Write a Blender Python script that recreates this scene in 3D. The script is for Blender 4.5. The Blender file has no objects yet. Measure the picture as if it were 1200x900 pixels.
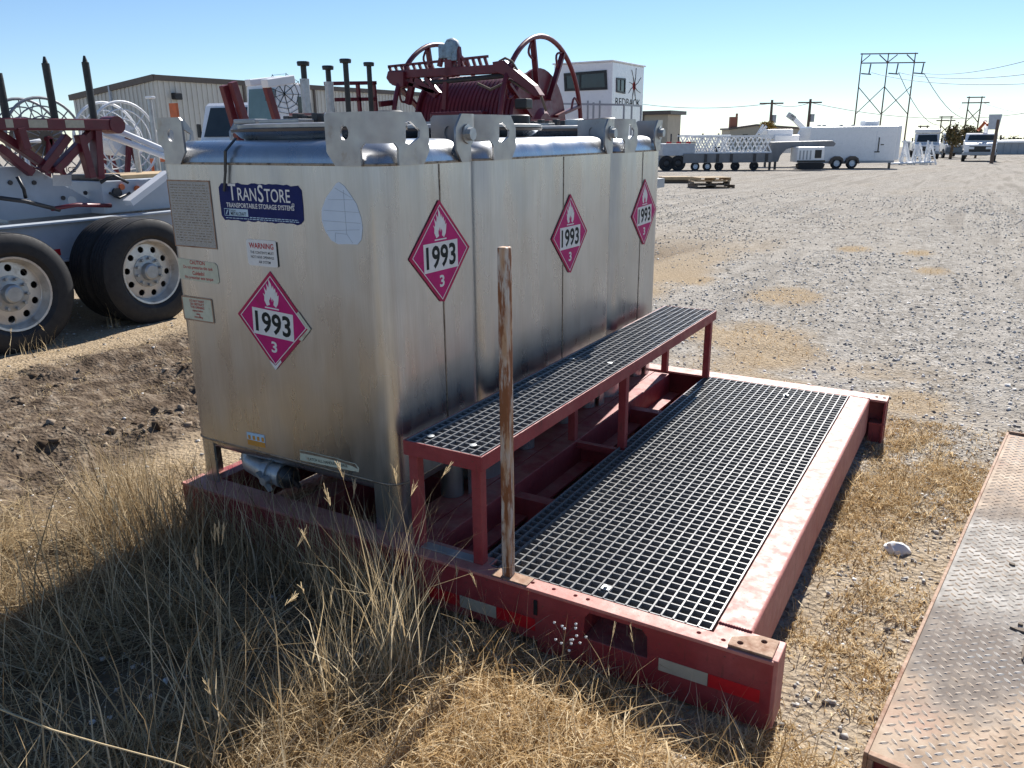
import bpy, bmesh, math, random
import numpy as np
from mathutils import Vector, Matrix, Euler
from mathutils.geometry import delaunay_2d_cdt

scene = bpy.context.scene
COL = scene.collection
rnd = random.Random(7)
nrs = np.random.RandomState(11)
R = math.radians

# ---------------------------------------------------------------- camera
CAM = Vector((1.7425, -2.1205, 1.6896))
cr = Vector((0.86205, 0.50671, -0.01021)); cu = Vector((-0.14158, 0.26011, 0.95514)); cf = Vector((-0.48664, 0.82194, -0.29597))
FPX = 936.12                                   # focal length in pixels of the 1200 x 900 photograph
cam = bpy.data.cameras.new('camera'); camo = bpy.data.objects.new('camera', cam); COL.objects.link(camo)
m = Matrix.Identity(4)
for i in range(3):
    m[i][0] = cr[i]; m[i][1] = cu[i]; m[i][2] = -cf[i]; m[i][3] = CAM[i]
camo.matrix_world = m
cam.sensor_width = 36; cam.lens = FPX / 1200 * 36
cam.clip_start = 0.05; cam.clip_end = 4000
scene.camera = camo

# ---------------------------------------------------------------- sky, sun, exposure
SUN_DIR = Vector((-0.13, 1.21, 1.0)).normalized()          # towards the sun
SUN_EL = math.asin(SUN_DIR.z); SUN_AZ = math.atan2(SUN_DIR.x, SUN_DIR.y)
w = bpy.data.worlds.new('World'); scene.world = w; w.use_nodes = True
nt = w.node_tree
bg = nt.nodes['Background']
sky = nt.nodes.new('ShaderNodeTexSky'); sky.sky_type = 'NISHITA'; sky.sun_disc = False
sky.sun_elevation = SUN_EL; sky.sun_rotation = SUN_AZ; sky.altitude = 1200; sky.air_density = 1.0; sky.dust_density = 0.0; sky.ozone_density = 5.0
nt.links.new(sky.outputs[0], bg.inputs[0]); bg.inputs[1].default_value = 0.070
sun = bpy.data.lights.new('sun', 'SUN'); sun.energy = 5.0; sun.angle = R(0.53); sun.color = (1.0, 0.95, 0.88)
suno = bpy.data.objects.new('sun', sun); COL.objects.link(suno)
suno.rotation_euler = SUN_DIR.to_track_quat('Z', 'Y').to_euler(); suno.location = (0, 10, 20)
scene.view_settings.view_transform = 'Standard'; scene.view_settings.look = 'None'
scene.view_settings.exposure = 0.88; scene.view_settings.gamma = 1.0
scene.render.engine = 'CYCLES'

# ---------------------------------------------------------------- pixel helpers (a pixel gives only a direction)
def ray(px, py):
    return cf + cr * ((px - 600) / FPX) - cu * ((py - 450) / FPX)
def at(px, py, X=None, Y=None, Z=None, D=None):
    v = ray(px, py)
    if X is not None: t = (X - CAM.x) / v.x
    elif Y is not None: t = (Y - CAM.y) / v.y
    elif Z is not None: t = (Z - CAM.z) / v.z
    else: t = D
    return CAM + v * t

# ---------------------------------------------------------------- noise in numpy
_perm = np.random.RandomState(3).rand(512, 512)
def vnoise(x, y):
    xi = np.floor(x).astype(int); yi = np.floor(y).astype(int)
    fx = x - xi; fy = y - yi
    fx = fx * fx * (3 - 2 * fx); fy = fy * fy * (3 - 2 * fy)
    g = lambda a, b: _perm[a % 512, b % 512]
    return (g(xi, yi) * (1 - fx) + g(xi + 1, yi) * fx) * (1 - fy) + (g(xi, yi + 1) * (1 - fx) + g(xi + 1, yi + 1) * fx) * fy
def fbm(x, y, o=4):
    s = 0; a = .5; t = 0
    for k in range(o):
        s = s + a * vnoise(x * 2 ** k + 17.3 * k, y * 2 ** k + 9.1 * k); t += a; a *= .55
    return s / t
def sstep(a, b, x):
    t = np.clip((x - a) / (b - a), 0, 1); return t * t * (3 - 2 * t)

# ---------------------------------------------------------------- materials
def nd(nt, t, **kw):
    n = nt.nodes.new(t)
    for k, v in kw.items(): setattr(n, k, v)
    return n
def mixc(nt, fac, a, b, bt='MIX'):
    n = nd(nt, 'ShaderNodeMix', data_type='RGBA', blend_type=bt)
    for i, v in ((0, fac), (6, a), (7, b)):
        if hasattr(v, 'links'): nt.links.new(v, n.inputs[i])
        elif i == 0: n.inputs[0].default_value = v
        else: n.inputs[i].default_value = (*v, 1) if len(v) == 3 else v
    return n.outputs[2]
def maprange(nt, v, a, b, c=0., d=1.):
    n = nd(nt, 'ShaderNodeMapRange'); nt.links.new(v, n.inputs[0])
    for i, q in zip((1, 2, 3, 4), (a, b, c, d)): n.inputs[i].default_value = q
    return n.outputs[0]
def noise(nt, co, scale, detail=4, rough=.55, dist=0.):
    n = nd(nt, 'ShaderNodeTexNoise'); n.inputs['Scale'].default_value = scale; n.inputs['Detail'].default_value = detail
    n.inputs['Roughness'].default_value = rough; n.inputs['Distortion'].default_value = dist
    nt.links.new(co, n.inputs['Vector']); return n.outputs['Fac']
def mapping(nt, co, scale):
    n = nd(nt, 'ShaderNodeMapping'); n.inputs['Scale'].default_value = scale; nt.links.new(co, n.inputs['Vector']); return n.outputs[0]
def ramp(nt, v, stops):
    n = nd(nt, 'ShaderNodeValToRGB'); nt.links.new(v, n.inputs[0])
    e = n.color_ramp.elements
    while len(e) < len(stops): e.new(.5)
    for q, (p, c) in zip(e, stops): q.position = p; q.color = (*c, 1)
    return n.outputs[0]
def newmat(name):
    m = bpy.data.materials.new(name); m.use_nodes = True
    nt = m.node_tree; b = nt.nodes['Principled BSDF']
    geo = nd(nt, 'ShaderNodeNewGeometry'); return m, nt, b, geo.outputs['Position']
def bump(nt, b, h, strength, dist):
    n = nd(nt, 'ShaderNodeBump'); n.inputs['Strength'].default_value = strength; n.inputs['Distance'].default_value = dist
    nt.links.new(h, n.inputs['Height']); nt.links.new(n.outputs[0], b.inputs['Normal'])
def pm(name, col, rough=.55, metal=0., var=.2, vs=9., c2=None, c2s=14., lo=.55, hi=.68, st=(1, 1, 1), bs=0., bstr=.3, bd=.002, c3=None, c3s=4., c3lo=.5, c3hi=.7, coat=0., spec=.5):
    m, nt, b, pos = newmat(name)
    co = mapping(nt, pos, st)
    n1 = noise(nt, co, vs, 5)
    c = mixc(nt, 1., col, ramp(nt, n1, [(.2, (1 - var,) * 3), (.8, (1 + var,) * 3)]), 'MULTIPLY')
    if c3: c = mixc(nt, maprange(nt, noise(nt, co, c3s, 5), c3lo, c3hi), c, c3)
    if c2:
        f = maprange(nt, noise(nt, co, c2s, 8, .65), lo, hi); c = mixc(nt, f, c, c2)
    nt.links.new(c, b.inputs['Base Color'])
    b.inputs['Metallic'].default_value = metal
    nt.links.new(maprange(nt, noise(nt, co, vs * 2.3, 4), .25, .75, max(rough - .1, .03), min(rough + .12, 1)), b.inputs['Roughness'])
    b.inputs['Specular IOR Level'].default_value = spec
    if coat: b.inputs['Coat Weight'].default_value = coat; b.inputs['Coat Roughness'].default_value = .15
    if bs: bump(nt, b, noise(nt, co, bs, 4), bstr, bd)
    return m

M = {}
def stainless():
    m, nt, b, pos = newmat('brushed_stainless')
    streak = noise(nt, mapping(nt, pos, (90, 90, 2.)), 3., 3)
    big = noise(nt, mapping(nt, pos, (1.6, 1.6, 1.1)), 2.2, 5)
    spk = noise(nt, pos, 55., 6, .7)
    c = ramp(nt, streak, [(.25, (.385, .405, .43)), (.75, (.485, .505, .53))])
    c = mixc(nt, maprange(nt, big, .35, .7, 0, .8), c, (.35, .36, .37), 'MIX')
    c = mixc(nt, maprange(nt, noise(nt, mapping(nt, pos, (9, 9, .7)), 2.6, 4, .5), .5, .85, 0, .35), c, (.28, .265, .24))
    c = mixc(nt, maprange(nt, spk, .66, .85, 0, .15), c, (.24, .21, .18))
    nt.links.new(c, b.inputs['Base Color'])
    b.inputs['Metallic'].default_value = .94
    rr = maprange(nt, noise(nt, mapping(nt, pos, (3, 3, 1)), 3., 3, .5), .3, .7, .22, .38)
    nt.links.new(rr, b.inputs['Roughness'])
    h = mixc(nt, .06, noise(nt, mapping(nt, pos, (1, 1, .7)), 4., 2), streak)
    bump(nt, b, h, .07, .012)
    return m
M['steel'] = stainless()
M['steel_lug'] = pm('dull_stainless_plate', (.36, .355, .35), .42, .85, .14, 12, (.26, .2, .15), 7, .58, .74, bs=90, bstr=.08)
M['weld'] = pm('heat_tinted_weld', (.26, .22, .18), .5, .8, .3, 40, (.1, .075, .06), 30, .5, .65)
def old_paint(name, col, fade, rust, dust=.3):
    m, nt, b, pos = newmat(name)
    c = mixc(nt, maprange(nt, noise(nt, pos, 5, 6, .6), .38, .70), col, fade)
    c = mixc(nt, maprange(nt, noise(nt, pos, 33, 5, .6), .3, .7, 0, .45), c, tuple(v * .62 for v in col))
    c = mixc(nt, maprange(nt, noise(nt, mapping(nt, pos, (14, 14, 1.6)), 3., 6, .6), .60, .72, 0, .7), c, tuple(v * .8 for v in rust))     # runs
    geo = nd(nt, 'ShaderNodeNewGeometry'); sp = nd(nt, 'ShaderNodeSeparateXYZ'); nt.links.new(geo.outputs['Normal'], sp.inputs[0])
    dm = nd(nt, 'ShaderNodeMath', operation='MULTIPLY'); nt.links.new(maprange(nt, sp.outputs['Z'], .5, .95, 0, dust), dm.inputs[0]); nt.links.new(maprange(nt, noise(nt, pos, 11, 6, .65), .35, .65), dm.inputs[1])
    c = mixc(nt, dm.outputs[0], c, (.42, .34, .26))                                                                                      # dust lying on the tops
    ch = maprange(nt, noise(nt, pos, 75, 7, .72), .625, .655); c = mixc(nt, ch, c, rust)                                                   # chips
    sc = maprange(nt, noise(nt, mapping(nt, pos, (9, 120, 60)), 2.2, 3, .5), .70, .74, 0, .6); c = mixc(nt, sc, c, fade)                    # scratches
    nt.links.new(c, b.inputs['Base Color'])
    nt.links.new(maprange(nt, noise(nt, pos, 20, 4), .3, .7, .45, .72), b.inputs['Roughness'])
    h = nd(nt, 'ShaderNodeMath', operation='MULTIPLY_ADD'); nt.links.new(ch, h.inputs[0]); h.inputs[1].default_value = -.5; nt.links.new(noise(nt, pos, 45, 5), h.inputs[2])
    bump(nt, b, h.outputs[0], .3, .003); return m
M['red'] = old_paint('worn_red_paint', (.265, .026, .033), (.34, .07, .066), (.085, .04, .026))
M['red_pale'] = old_paint('pale_red_paint', (.45, .155, .132), (.52, .225, .19), (.22, .095, .055), .25)  # paler red for the side rail, top flanges and small parts
M['maroon'] = pm('maroon_paint', (.12, .012, .022), .42, 0, .25, 5, (.09, .03, .02), 12, .62, .74)
M['grating'] = pm('grey_fibreglass_grating', (.16, .163, .167), .33, 0, .15, 20, (.11, .105, .10), 9, .6, .75)
M['rust'] = pm('rusty_galvanised_tube', (.46, .43, .39), .6, .15, .2, 25, (.21, .075, .025), 7., .47, .55, st=(6, 6, 1.), bs=80, bstr=.4, c3=(.42, .26, .15), c3s=6, c3lo=.42, c3hi=.6)
M['rust_plate'] = pm('rusted_plate', (.34, .22, .15), .75, .1, .25, 30, (.2, .09, .045), 12, .5, .65, bs=120, bstr=.3)
M['grey_galv'] = pm('galvanised_steel', (.4, .42, .43), .45, .7, .2, 20, (.2, .18, .16), 15, .62, .75)
M['dark_steel'] = pm('dark_steel', (.045, .043, .045), .5, .3, .3, 15, (.1, .05, .03), 12, .62, .75)
M['black'] = pm('black_paint', (.014, .014, .015), .45, 0, .3, 12, (.12, .045, .025), 9, .64, .76)
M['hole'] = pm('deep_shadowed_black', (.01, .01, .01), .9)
M['rubber'] = pm('tyre_rubber', (.013, .013, .015), .65, 0, .3, 10, (.05, .045, .038), 6, .62, .8, bs=60, bstr=.2)
M['rim'] = pm('dusty_alloy_wheel', (.62, .60, .56), .4, .6, .2, 12, (.32, .26, .2), 10, .55, .75)
M['trailer'] = pm('grey_trailer_paint', (.40, .44, .49), .45, 0, .12, 5, (.25, .22, .19), 9, .62, .78)
M['white'] = pm('white_paint', (.78, .79, .80), .4, 0, .06, 4, (.5, .45, .4), 8, .66, .8)
M['white_truck'] = pm('white_vehicle_paint', (.8, .8, .81), .3, 0, .05, 4, (.55, .5, .45), 6, .66, .82, coat=.4)
M['glass'] = pm('dark_window_glass', (.03, .04, .045), .08, 0, .2, 3)
M['glass_green'] = pm('greenish_windscreen', (.13, .20, .20), .06, 0, .2, 3)
M['magenta'] = pm('placard_magenta', (.46, .018, .15), .5, 0, .16, 14, (.33, .03, .1), 30, .6, .72, spec=.12)
M['placard_edge'] = pm('placard_worn_edge', (.40, .03, .09), .55, 0, .2, 20, spec=.12)
M['paper'] = pm('off_white_print', (.70, .70, .68), .6, 0, .1, 30, (.5, .46, .4), 40, .64, .76, spec=.12)
M['ink'] = pm('black_print', (.02, .025, .025), .6, 0, .1, 30, spec=.12)
M['red_ink'] = pm('red_print', (.42, .04, .04), .6, spec=.12)
M['blue'] = pm('navy_blue_label', (.010, .018, .105), .5, 0, .18, 20, (.04, .05, .15), 60, .66, .8, spec=.12)
M['lightblue'] = pm('pale_blue_print', (.45, .6, .72), .5, spec=.12)
M['lightblue_grey'] = pm('dirty_pale_blue_paint', (.22, .32, .40), .6, 0, .4, 14, (.1, .12, .14), 10, .5, .65)
M['cream'] = pm('aged_cream_label', (.53, .54, .42), .6, 0, .14, 25, (.36, .27, .19), 18, .6, .74, spec=.12)
M['pale_label'] = pm('white_label_back', (.57, .66, .76), .55, 0, .05, 15, spec=.12)
M['label_line'] = pm('label_crease', (.36, .43, .5), .6)
M['tape_red'] = pm('red_reflective_tape', (.50, .012, .018), .35, 0, .15, 40)
M['tape_white'] = pm('dull_white_reflective_tape', (.42, .38, .29), .4, 0, .15, 30)
M['plate_metal'] = pm('etched_nameplate', (.34, .34, .335), .5, .5, .25, 260, (.2, .2, .2), 300, .5, .62, st=(1, 1, 2.2))
M['orange'] = pm('orange_print', (.6, .28, .06), .5, spec=.12)
M['straw_solid'] = pm('straw_stalk', (.46, .36, .21), .8, 0, .3, 30)
M['wood'] = pm('weathered_timber', (.40, .29, .165), .8, 0, .25, 6, (.24, .18, .12), 10, .55, .7, bs=40, bstr=.3)
M['dark_wood'] = pm('dark_timber', (.15, .115, .085), .85, 0, .3, 6, bs=40, bstr=.3)
M['pole'] = pm('pole_timber', (.12, .085, .065), .85, 0, .25, 3)
M['brick'] = pm('red_brick', (.30, .12, .08), .85, 0, .3, 5)
M['tan_wall'] = pm('tan_cladding', (.54, .52, .47), .55, 0, .06, 1.5, (.36, .33, .28), 3, .62, .8)
M['tan_wall2'] = pm('beige_wall', (.44, .38, .29), .7, 0, .08, 1.5)
M['brown_trim'] = pm('dark_brown_trim', (.10, .075, .06), .5)
M['metal_roof'] = pm('pale_metal_roof', (.5, .5, .5), .45, .3, .1, 1)
M['stone'] = pm('pale_limestone', (.74, .74, .73), .75, 0, .1, 20, bs=30, bstr=.4)
M['mesh_wire'] = pm('wire_mesh_paint', (.22, .23, .25), .5, .2, .1, 8)
M['flat_grey'] = pm('flatbed_grey_paint', (.17, .175, .185), .5, 0, .15, 3, (.3, .28, .25), 4, .62, .8)
M['orange_paint'] = pm('orange_paint', (.55, .12, .03), .5)
M['wire'] = pm('cable_grey', (.12, .12, .13), .6)
M['bark'] = pm('bark', (.09, .065, .045), .9, 0, .3, 8)
M['blue_truck'] = pm('dark_blue_vehicle_paint', (.06, .10, .15), .3, 0, .1, 3, coat=.4)
M['headlamp'] = pm('headlamp_lens', (.7, .72, .74), .1)
M['shed'] = pm('grey_shed_cladding', (.33, .35, .37), .6, 0, .1, 1)

# ---------------------------------------------------------------- mesh helpers
OFF = {}
class MB:
    def __init__(s): s.v = []; s.f = []
    def add(s, vs, fs):
        k = len(s.v); s.v += [tuple(v) for v in vs]; s.f += [tuple(i + k for i in f) for f in fs]; return s
    def box(s, x0, x1, y0, y1, z0, z1, c=0.):
        if c <= 0:
            v = [(x, y, z) for z in (z0, z1) for y in (y0, y1) for x in (x0, x1)]
            return s.add(v, [(0, 2, 3, 1), (4, 5, 7, 6), (0, 1, 5, 4), (2, 6, 7, 3), (0, 4, 6, 2), (1, 3, 7, 5)])
        bm = bmesh.new(); bmesh.ops.create_cube(bm, size=1)
        for q in bm.verts: q.co = Vector(((x0 + x1) / 2 + q.co.x * (x1 - x0), (y0 + y1) / 2 + q.co.y * (y1 - y0), (z0 + z1) / 2 + q.co.z * (z1 - z0)))
        bmesh.ops.bevel(bm, geom=bm.edges[:] , offset=c, segments=2, profile=.6, affect='EDGES')
        bm.verts.index_update(); s.add([q.co for q in bm.verts], [[q.index for q in f.verts] for f in bm.faces]); bm.free(); return s
    def bar(s, a, b, w, h, up=(0, 0, 1)):
        a = Vector(a); b = Vector(b); d = (b - a).normalized(); u = Vector(up)
        if abs(d.dot(u)) > .98: u = Vector((0, 1, 0))
        r = d.cross(u).normalized(); u = r.cross(d)
        v = [p + r * (i * w / 2) + u * (j * h / 2) for p in (a, b) for i, j in ((-1, -1), (1, -1), (1, 1), (-1, 1))]
        return s.add(v, [(0, 3, 2, 1), (4, 5, 6, 7), (0, 1, 5, 4), (1, 2, 6, 5), (2, 3, 7, 6), (3, 0, 4, 7)])
    def tube(s, pts, r, n=10, cap=True):
        pts = [Vector(p) for p in pts]; rs = r if isinstance(r, (list, tuple)) else [r] * len(pts)
        k = len(s.v); prev = None
        for i, p in enumerate(pts):
            d = (pts[min(i + 1, len(pts) - 1)] - pts[max(i - 1, 0)]).normalized()
            u = Vector((0, 0, 1)) if abs(d.z) < .95 else Vector((1, 0, 0))
            if prev is not None and abs(prev.dot(d)) < .95: u = prev
            a = (u - d * u.dot(d)).normalized(); b = d.cross(a); prev = a
            for j in range(n):
                t = 2 * math.pi * j / n; s.v.append(tuple(p + (a * math.cos(t) + b * math.sin(t)) * rs[i]))
        for i in range(len(pts) - 1):
            for j in range(n):
                s.f.append((k + i * n + j, k + i * n + (j + 1) % n, k + (i + 1) * n + (j + 1) % n, k + (i + 1) * n + j))
        if cap:
            s.f.append(tuple(k + j for j in reversed(range(n)))); s.f.append(tuple(k + (len(pts) - 1) * n + j for j in range(n)))
        return s
    def lathe(s, prof, c, axis='x', n=32, ry=1.):
        """prof: list of (along, radius)."""
        k = len(s.v); c = Vector(c)
        for a, r in prof:
            for j in range(n):
                t = 2 * math.pi * j / n; p, q = r * math.cos(t), r * math.sin(t) * ry
                o = {'x': (a, p, q), 'y': (p, a, q), 'z': (p, q, a)}[axis]; s.v.append(tuple(c + Vector(o)))
        for i in range(len(prof) - 1):
            for j in range(n): s.f.append((k + i * n + j, k + i * n + (j + 1) % n, k + (i + 1) * n + (j + 1) % n, k + (i + 1) * n + j))
        return s
    def prism(s, poly, fn, d0, d1):
        """poly in 2D; fn(u, v, d) -> 3D; extruded between d0 and d1."""
        n = len(poly); k = len(s.v)
        for d in (d0, d1): s.v += [tuple(fn(u, v, d)) for u, v in poly]
        s.f.append(tuple(k + i for i in range(n))); s.f.append(tuple(k + n + i for i in reversed(range(n))))
        for i in range(n): s.f.append((k + i, k + (i + 1) % n, k + n + (i + 1) % n, k + n + i))
        return s
    def plate(s, outer, holes, fn, d0, d1, extra=()):
        """flat plate with holes, cut in 2D, placed by fn(u, v, d)."""
        pts = []; edges = []; loops = [list(outer)] + [list(h) for h in holes]
        for lp in loops:
            k = len(pts); pts += lp; edges += [(k + i, k + (i + 1) % len(lp)) for i in range(len(lp))]
        nb = len(pts); pts += list(extra)
        r = delaunay_2d_cdt([Vector(p) for p in pts], edges, [], 0, 1e-6)
        vv, ee, ff = r[0], r[1], r[2]
        def inside(p, lp):
            c = False; j = len(lp) - 1
            for i in range(len(lp)):
                (xi, yi), (xj, yj) = lp[i], lp[j]
                if (yi > p[1]) != (yj > p[1]) and p[0] < (xj - xi) * (p[1] - yi) / (yj - yi) + xi: c = not c
                j = i
            return c
        keep = []
        for f in ff:
            cx = sum(vv[i][0] for i in f) / len(f); cy = sum(vv[i][1] for i in f) / len(f)
            if inside((cx, cy), loops[0]) and not any(inside((cx, cy), h) for h in loops[1:]): keep.append(f)
        k = len(s.v); n = len(vv)
        for d in (d0, d1): s.v += [tuple(fn(p[0], p[1], d)) for p in vv]
        cnt = {}
        for f in keep:
            s.f.append(tuple(k + i for i in f)); s.f.append(tuple(k + n + i for i in reversed(f)))
            for a, b in zip(f, list(f[1:]) + [f[0]]): cnt[(a, b)] = 1
        for (a, b) in list(cnt):
            if (b, a) not in cnt: s.f.append((k + b, k + a, k + n + a, k + n + b))
        return s
    def build(s, name, mat, parent=None, smooth=False, bevel=0., auto=None, loc=None):
        o3 = OFF.get(parent.name, Vector((0, 0, 0))) if parent else Vector((0, 0, 0))
        if parent is None and loc is not None: o3 = Vector(loc)
        me = bpy.data.meshes.new(name); me.from_pydata([(x - o3.x, y - o3.y, z - o3.z) for x, y, z in s.v], [], s.f)
        bm = bmesh.new(); bm.from_mesh(me); bmesh.ops.recalc_face_normals(bm, faces=bm.faces[:]); bm.to_mesh(me); bm.free()
        me.materials.append(M[mat] if isinstance(mat, str) else mat)
        o = bpy.data.objects.new(name, me); COL.objects.link(o)
        if parent: o.parent = parent; OFF[o.name] = o3
        elif loc is not None: o.location = loc; OFF[o.name] = o3
        if smooth or auto is not None:
            for p in me.polygons: p.use_smooth = True
            if auto is not None: me.set_sharp_from_angle(angle=R(auto))
        if bevel:
            b = o.modifiers.new('bevel', 'BEVEL'); b.width = bevel; b.segments = 2; b.limit_method = 'ANGLE'; b.angle_limit = R(40)
        return o
def tag(o, label=None, cat=None, group=None, kind=None):
    if label: o['label'] = label
    if cat: o['category'] = cat
    if group: o['group'] = group
    if kind: o['kind'] = kind
    return o
def thing(name, label, cat, loc=(0, 0, 0), rz=0., group=None, world=True):
    """an Empty at the base of a thing; world=True: its parts are written in world coordinates, else in its own."""
    o = bpy.data.objects.new(name, None); COL.objects.link(o); o.location = loc; o.rotation_euler = (0, 0, rz); o.empty_display_size = .1
    OFF[o.name] = Vector(loc) if world else Vector((0, 0, 0))
    return tag(o, label, cat, group)
def copy_tree(o, parent=None):
    c = o.copy(); COL.objects.link(c)
    if parent: c.parent = parent
    OFF[c.name] = OFF.get(o.name, Vector((0, 0, 0)))
    for ch in list(o.children): copy_tree(ch, c)
    return c
def np_mesh(name, verts, faces_q, faces_t, mat, attrs=None, smooth=False):
    me = bpy.data.meshes.new(name); nq = len(faces_q); ntr = len(faces_t)
    me.vertices.add(len(verts)); me.vertices.foreach_set('co', np.asarray(verts, np.float32).ravel())
    loops = np.concatenate([np.asarray(faces_q, np.int32).ravel(), np.asarray(faces_t, np.int32).ravel()]) if ntr else np.asarray(faces_q, np.int32).ravel()
    me.loops.add(len(loops)); me.loops.foreach_set('vertex_index', loops)
    st = np.concatenate([np.arange(nq) * 4, nq * 4 + np.arange(ntr) * 3]).astype(np.int32)
    me.polygons.add(nq + ntr); me.polygons.foreach_set('loop_start', st)
    if smooth: me.polygons.foreach_set('use_smooth', np.ones(nq + ntr, bool))
    for k, a in (attrs or {}).items():
        at_ = me.attributes.new(k, 'FLOAT', 'POINT'); at_.data.foreach_set('value', np.asarray(a, np.float32))
    me.update(calc_edges=True); me.validate()
    me.materials.append(mat)
    o = bpy.data.objects.new(name, me); COL.objects.link(o); return o
def text_mb(txt, size, fn, d0=0., d1=.0004, sx=1., bold=0., align='CENTER', fit=None):
    """lettering cut as flat mesh; fn(u, v, d) places it."""
    cu_ = bpy.data.curves.new('t', 'FONT'); cu_.body = txt; cu_.size = size; cu_.align_x = align; cu_.align_y = 'CENTER'; cu_.offset = bold; cu_.resolution_u = 3
    ob = bpy.data.objects.new('t', cu_); COL.objects.link(ob)
    dg = bpy.context.evaluated_depsgraph_get(); dg.update()
    me = bpy.data.meshes.new_from_object(ob.evaluated_get(dg))
    P_ = [(v.co.x * sx, v.co.y) for v in me.vertices]
    if fit:
        x0, x1 = min(p[0] for p in P_), max(p[0] for p in P_); y0, y1 = min(p[1] for p in P_), max(p[1] for p in P_)
        P_ = [((p[0] - (x0 + x1) / 2) * fit[0] / (x1 - x0), (p[1] - (y0 + y1) / 2) * fit[1] / (y1 - y0)) for p in P_]
    b = MB(); b.add([fn(p[0], p[1], d1) for p in P_], [tuple(p.vertices) for p in me.polygons])
    bpy.data.objects.remove(ob); bpy.data.curves.remove(cu_); bpy.data.meshes.remove(me)
    return b
def circ(cx, cy, r, n=16, ry=None):
    ry = ry or r
    return [(cx + r * math.cos(2 * math.pi * i / n), cy + ry * math.sin(2 * math.pi * i / n)) for i in range(n)]
def empty_part(name, parent): return None

# ================================================================ THE GROUND
def soil_mask(x, y):
    n = fbm(x * 1.3 + 5, y * 1.3 + 3, 4)
    left = sstep(-.9, -1.6, x + (n - .5) * 1.2) * sstep(14, 6, y) * sstep(-9, -6, x) * sstep(-4.5, -2.5, y)
    front = sstep(.35, -.1, y + (n - .5) * .8) * sstep(4.0, 2.6, x) * sstep(-4., -2.2, y)
    strip = sstep(1.25, 1.35, x) * sstep(2.15, 1.8, x + (n - .5) * .5) * sstep(2.9, 2.2, y + (n - .5) * 1.2) * (.15 + .6 * sstep(.45, .6, n))
    back = np.exp(-(((x - .7) / 1.0) ** 2 + ((y - 3.7) / .75) ** 2)) * sstep(.42, .6, n) * .9
    return np.clip(np.maximum.reduce([left, front, strip, back, .9 * sstep(1.5, .8, np.abs(x)) * sstep(2.9, 2.6, y)]), 0, 1)
PATCH = [at(918, 348, Z=0), at(1090, 318, Z=0), at(1000, 292, Z=0), at(815, 330, Z=0), at(1075, 297, Z=0), at(880, 395, Z=0), at(905, 412, Z=0), at(1060, 470, Z=0), at(830, 390, Z=0)]
PSZ = [.34, .2, .22, .22, .22, .42, .34, .22, .28]
def slope(y):
    t = np.maximum(y - 8, 0); return -.0145 * t * t / (t + 10)       # the yard falls away gently to the back
def patch_mask(x, y):
    r = np.zeros_like(x)
    for p, s_ in zip(PATCH, PSZ): r = np.maximum(r, np.exp(-(((x - p.x) / s_) ** 2 + ((y - p.y) / (s_ * 1.3)) ** 2)))
    return np.clip(r * 1.5 * (.35 + .9 * fbm(x * 4, y * 4, 3)), 0, 1)
def mud_mask(x, y):
    return sstep(-4.75, -4.3, x) * sstep(-1.9, -2.35, x + (fbm(x, y * .6 + 4) - .5) * .7) * sstep(12, 7, y)
def height(x, y):
    near = sstep(16, 8, np.hypot(x, y - 2))
    h = (fbm(x * .5, y * .5, 3) - .5) * .07 + (fbm(x * 2.2 + 3, y * 2.2, 4) - .5) * .035
    sm = soil_mask(x, y)
    h = h + (fbm(x * 26, y * 26, 3) - .5) * .016 * (1 - .3 * sm)
    md = mud_mask(x, y)
    wob = (fbm(x * .2 + 8, y * .55, 2) - .5) * .35
    for cx, wd, dp in ((-2.78, .24, .05), (-3.95, .26, .05)):
        u = x - cx - wob
        rut = np.exp(-(u / wd) ** 4)
        berm = np.exp(-((np.abs(u) - wd * 1.35) / .09) ** 2)
        h = h + md * (-dp * rut + .03 * berm * (.3 + 1.4 * fbm(x * 5, y * 4.2, 3)))
    rg = 1 - np.abs(2 * fbm(x * 7 + 2, y * 4.5, 4) - 1)
    h = h + md * (np.maximum(rg - .70, 0) * .16 * sstep(.45, .6, fbm(x * 1.7, y * 1.3 + 7, 2)) + (fbm(x * 13, y * 7, 4) - .5) * .075 - .03)
    for px, py, r, dpt in ((60, 525, .17, .09), (150, 440, .2, .06), (190, 440, .15, .06), (130, 455, .14, .05), (30, 545, .14, .06), (205, 455, .13, .05)):
        q = at(px, py, Z=0); h = h - dpt * np.exp(-(((x - q.x) / r) ** 2 + ((y - q.y) / (r * 1.6)) ** 2) ** 2)
    front = sstep(-.12, -.5, y) * sstep(-2.6, -1.4, x) * sstep(3.5, 2.2, x)
    h = h + front * (.03 + .07 * fbm(x * 2.1 + 1, y * 2.1 + 6, 3))
    # bare, level ground where the skid and the trailer stand
    h = h * near + slope(y) - .035 * np.exp(-(((x - .15) / 1.25) ** 4 + ((y - 1.3) / 1.35) ** 4))
    return h
def gl(a, b, fine, lo, hi, grow=1.13):
    mid = list(np.arange(a, b, fine)); s_ = fine; v = b; up = []
    while v < hi: up.append(v); s_ *= grow; v += s_
    up.append(hi); s_ = fine; v = a - fine; dn = []
    while v > lo: dn.append(v); s_ *= grow; v -= s_
    dn.append(lo); return np.array(sorted(dn) + mid + up)
gx = gl(-6.0, 3.4, .032, -900, 900); gy = gl(-1.8, 5.5, .032, -700, 1500)
GX, GY = np.meshgrid(gx, gy); GZ = height(GX, GY)
nx, ny = len(gx), len(gy)
idx = np.arange(nx * ny).reshape(ny, nx)
quads = np.stack([idx[:-1, :-1], idx[:-1, 1:], idx[1:, 1:], idx[1:, :-1]], -1).reshape(-1, 4)
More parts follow.
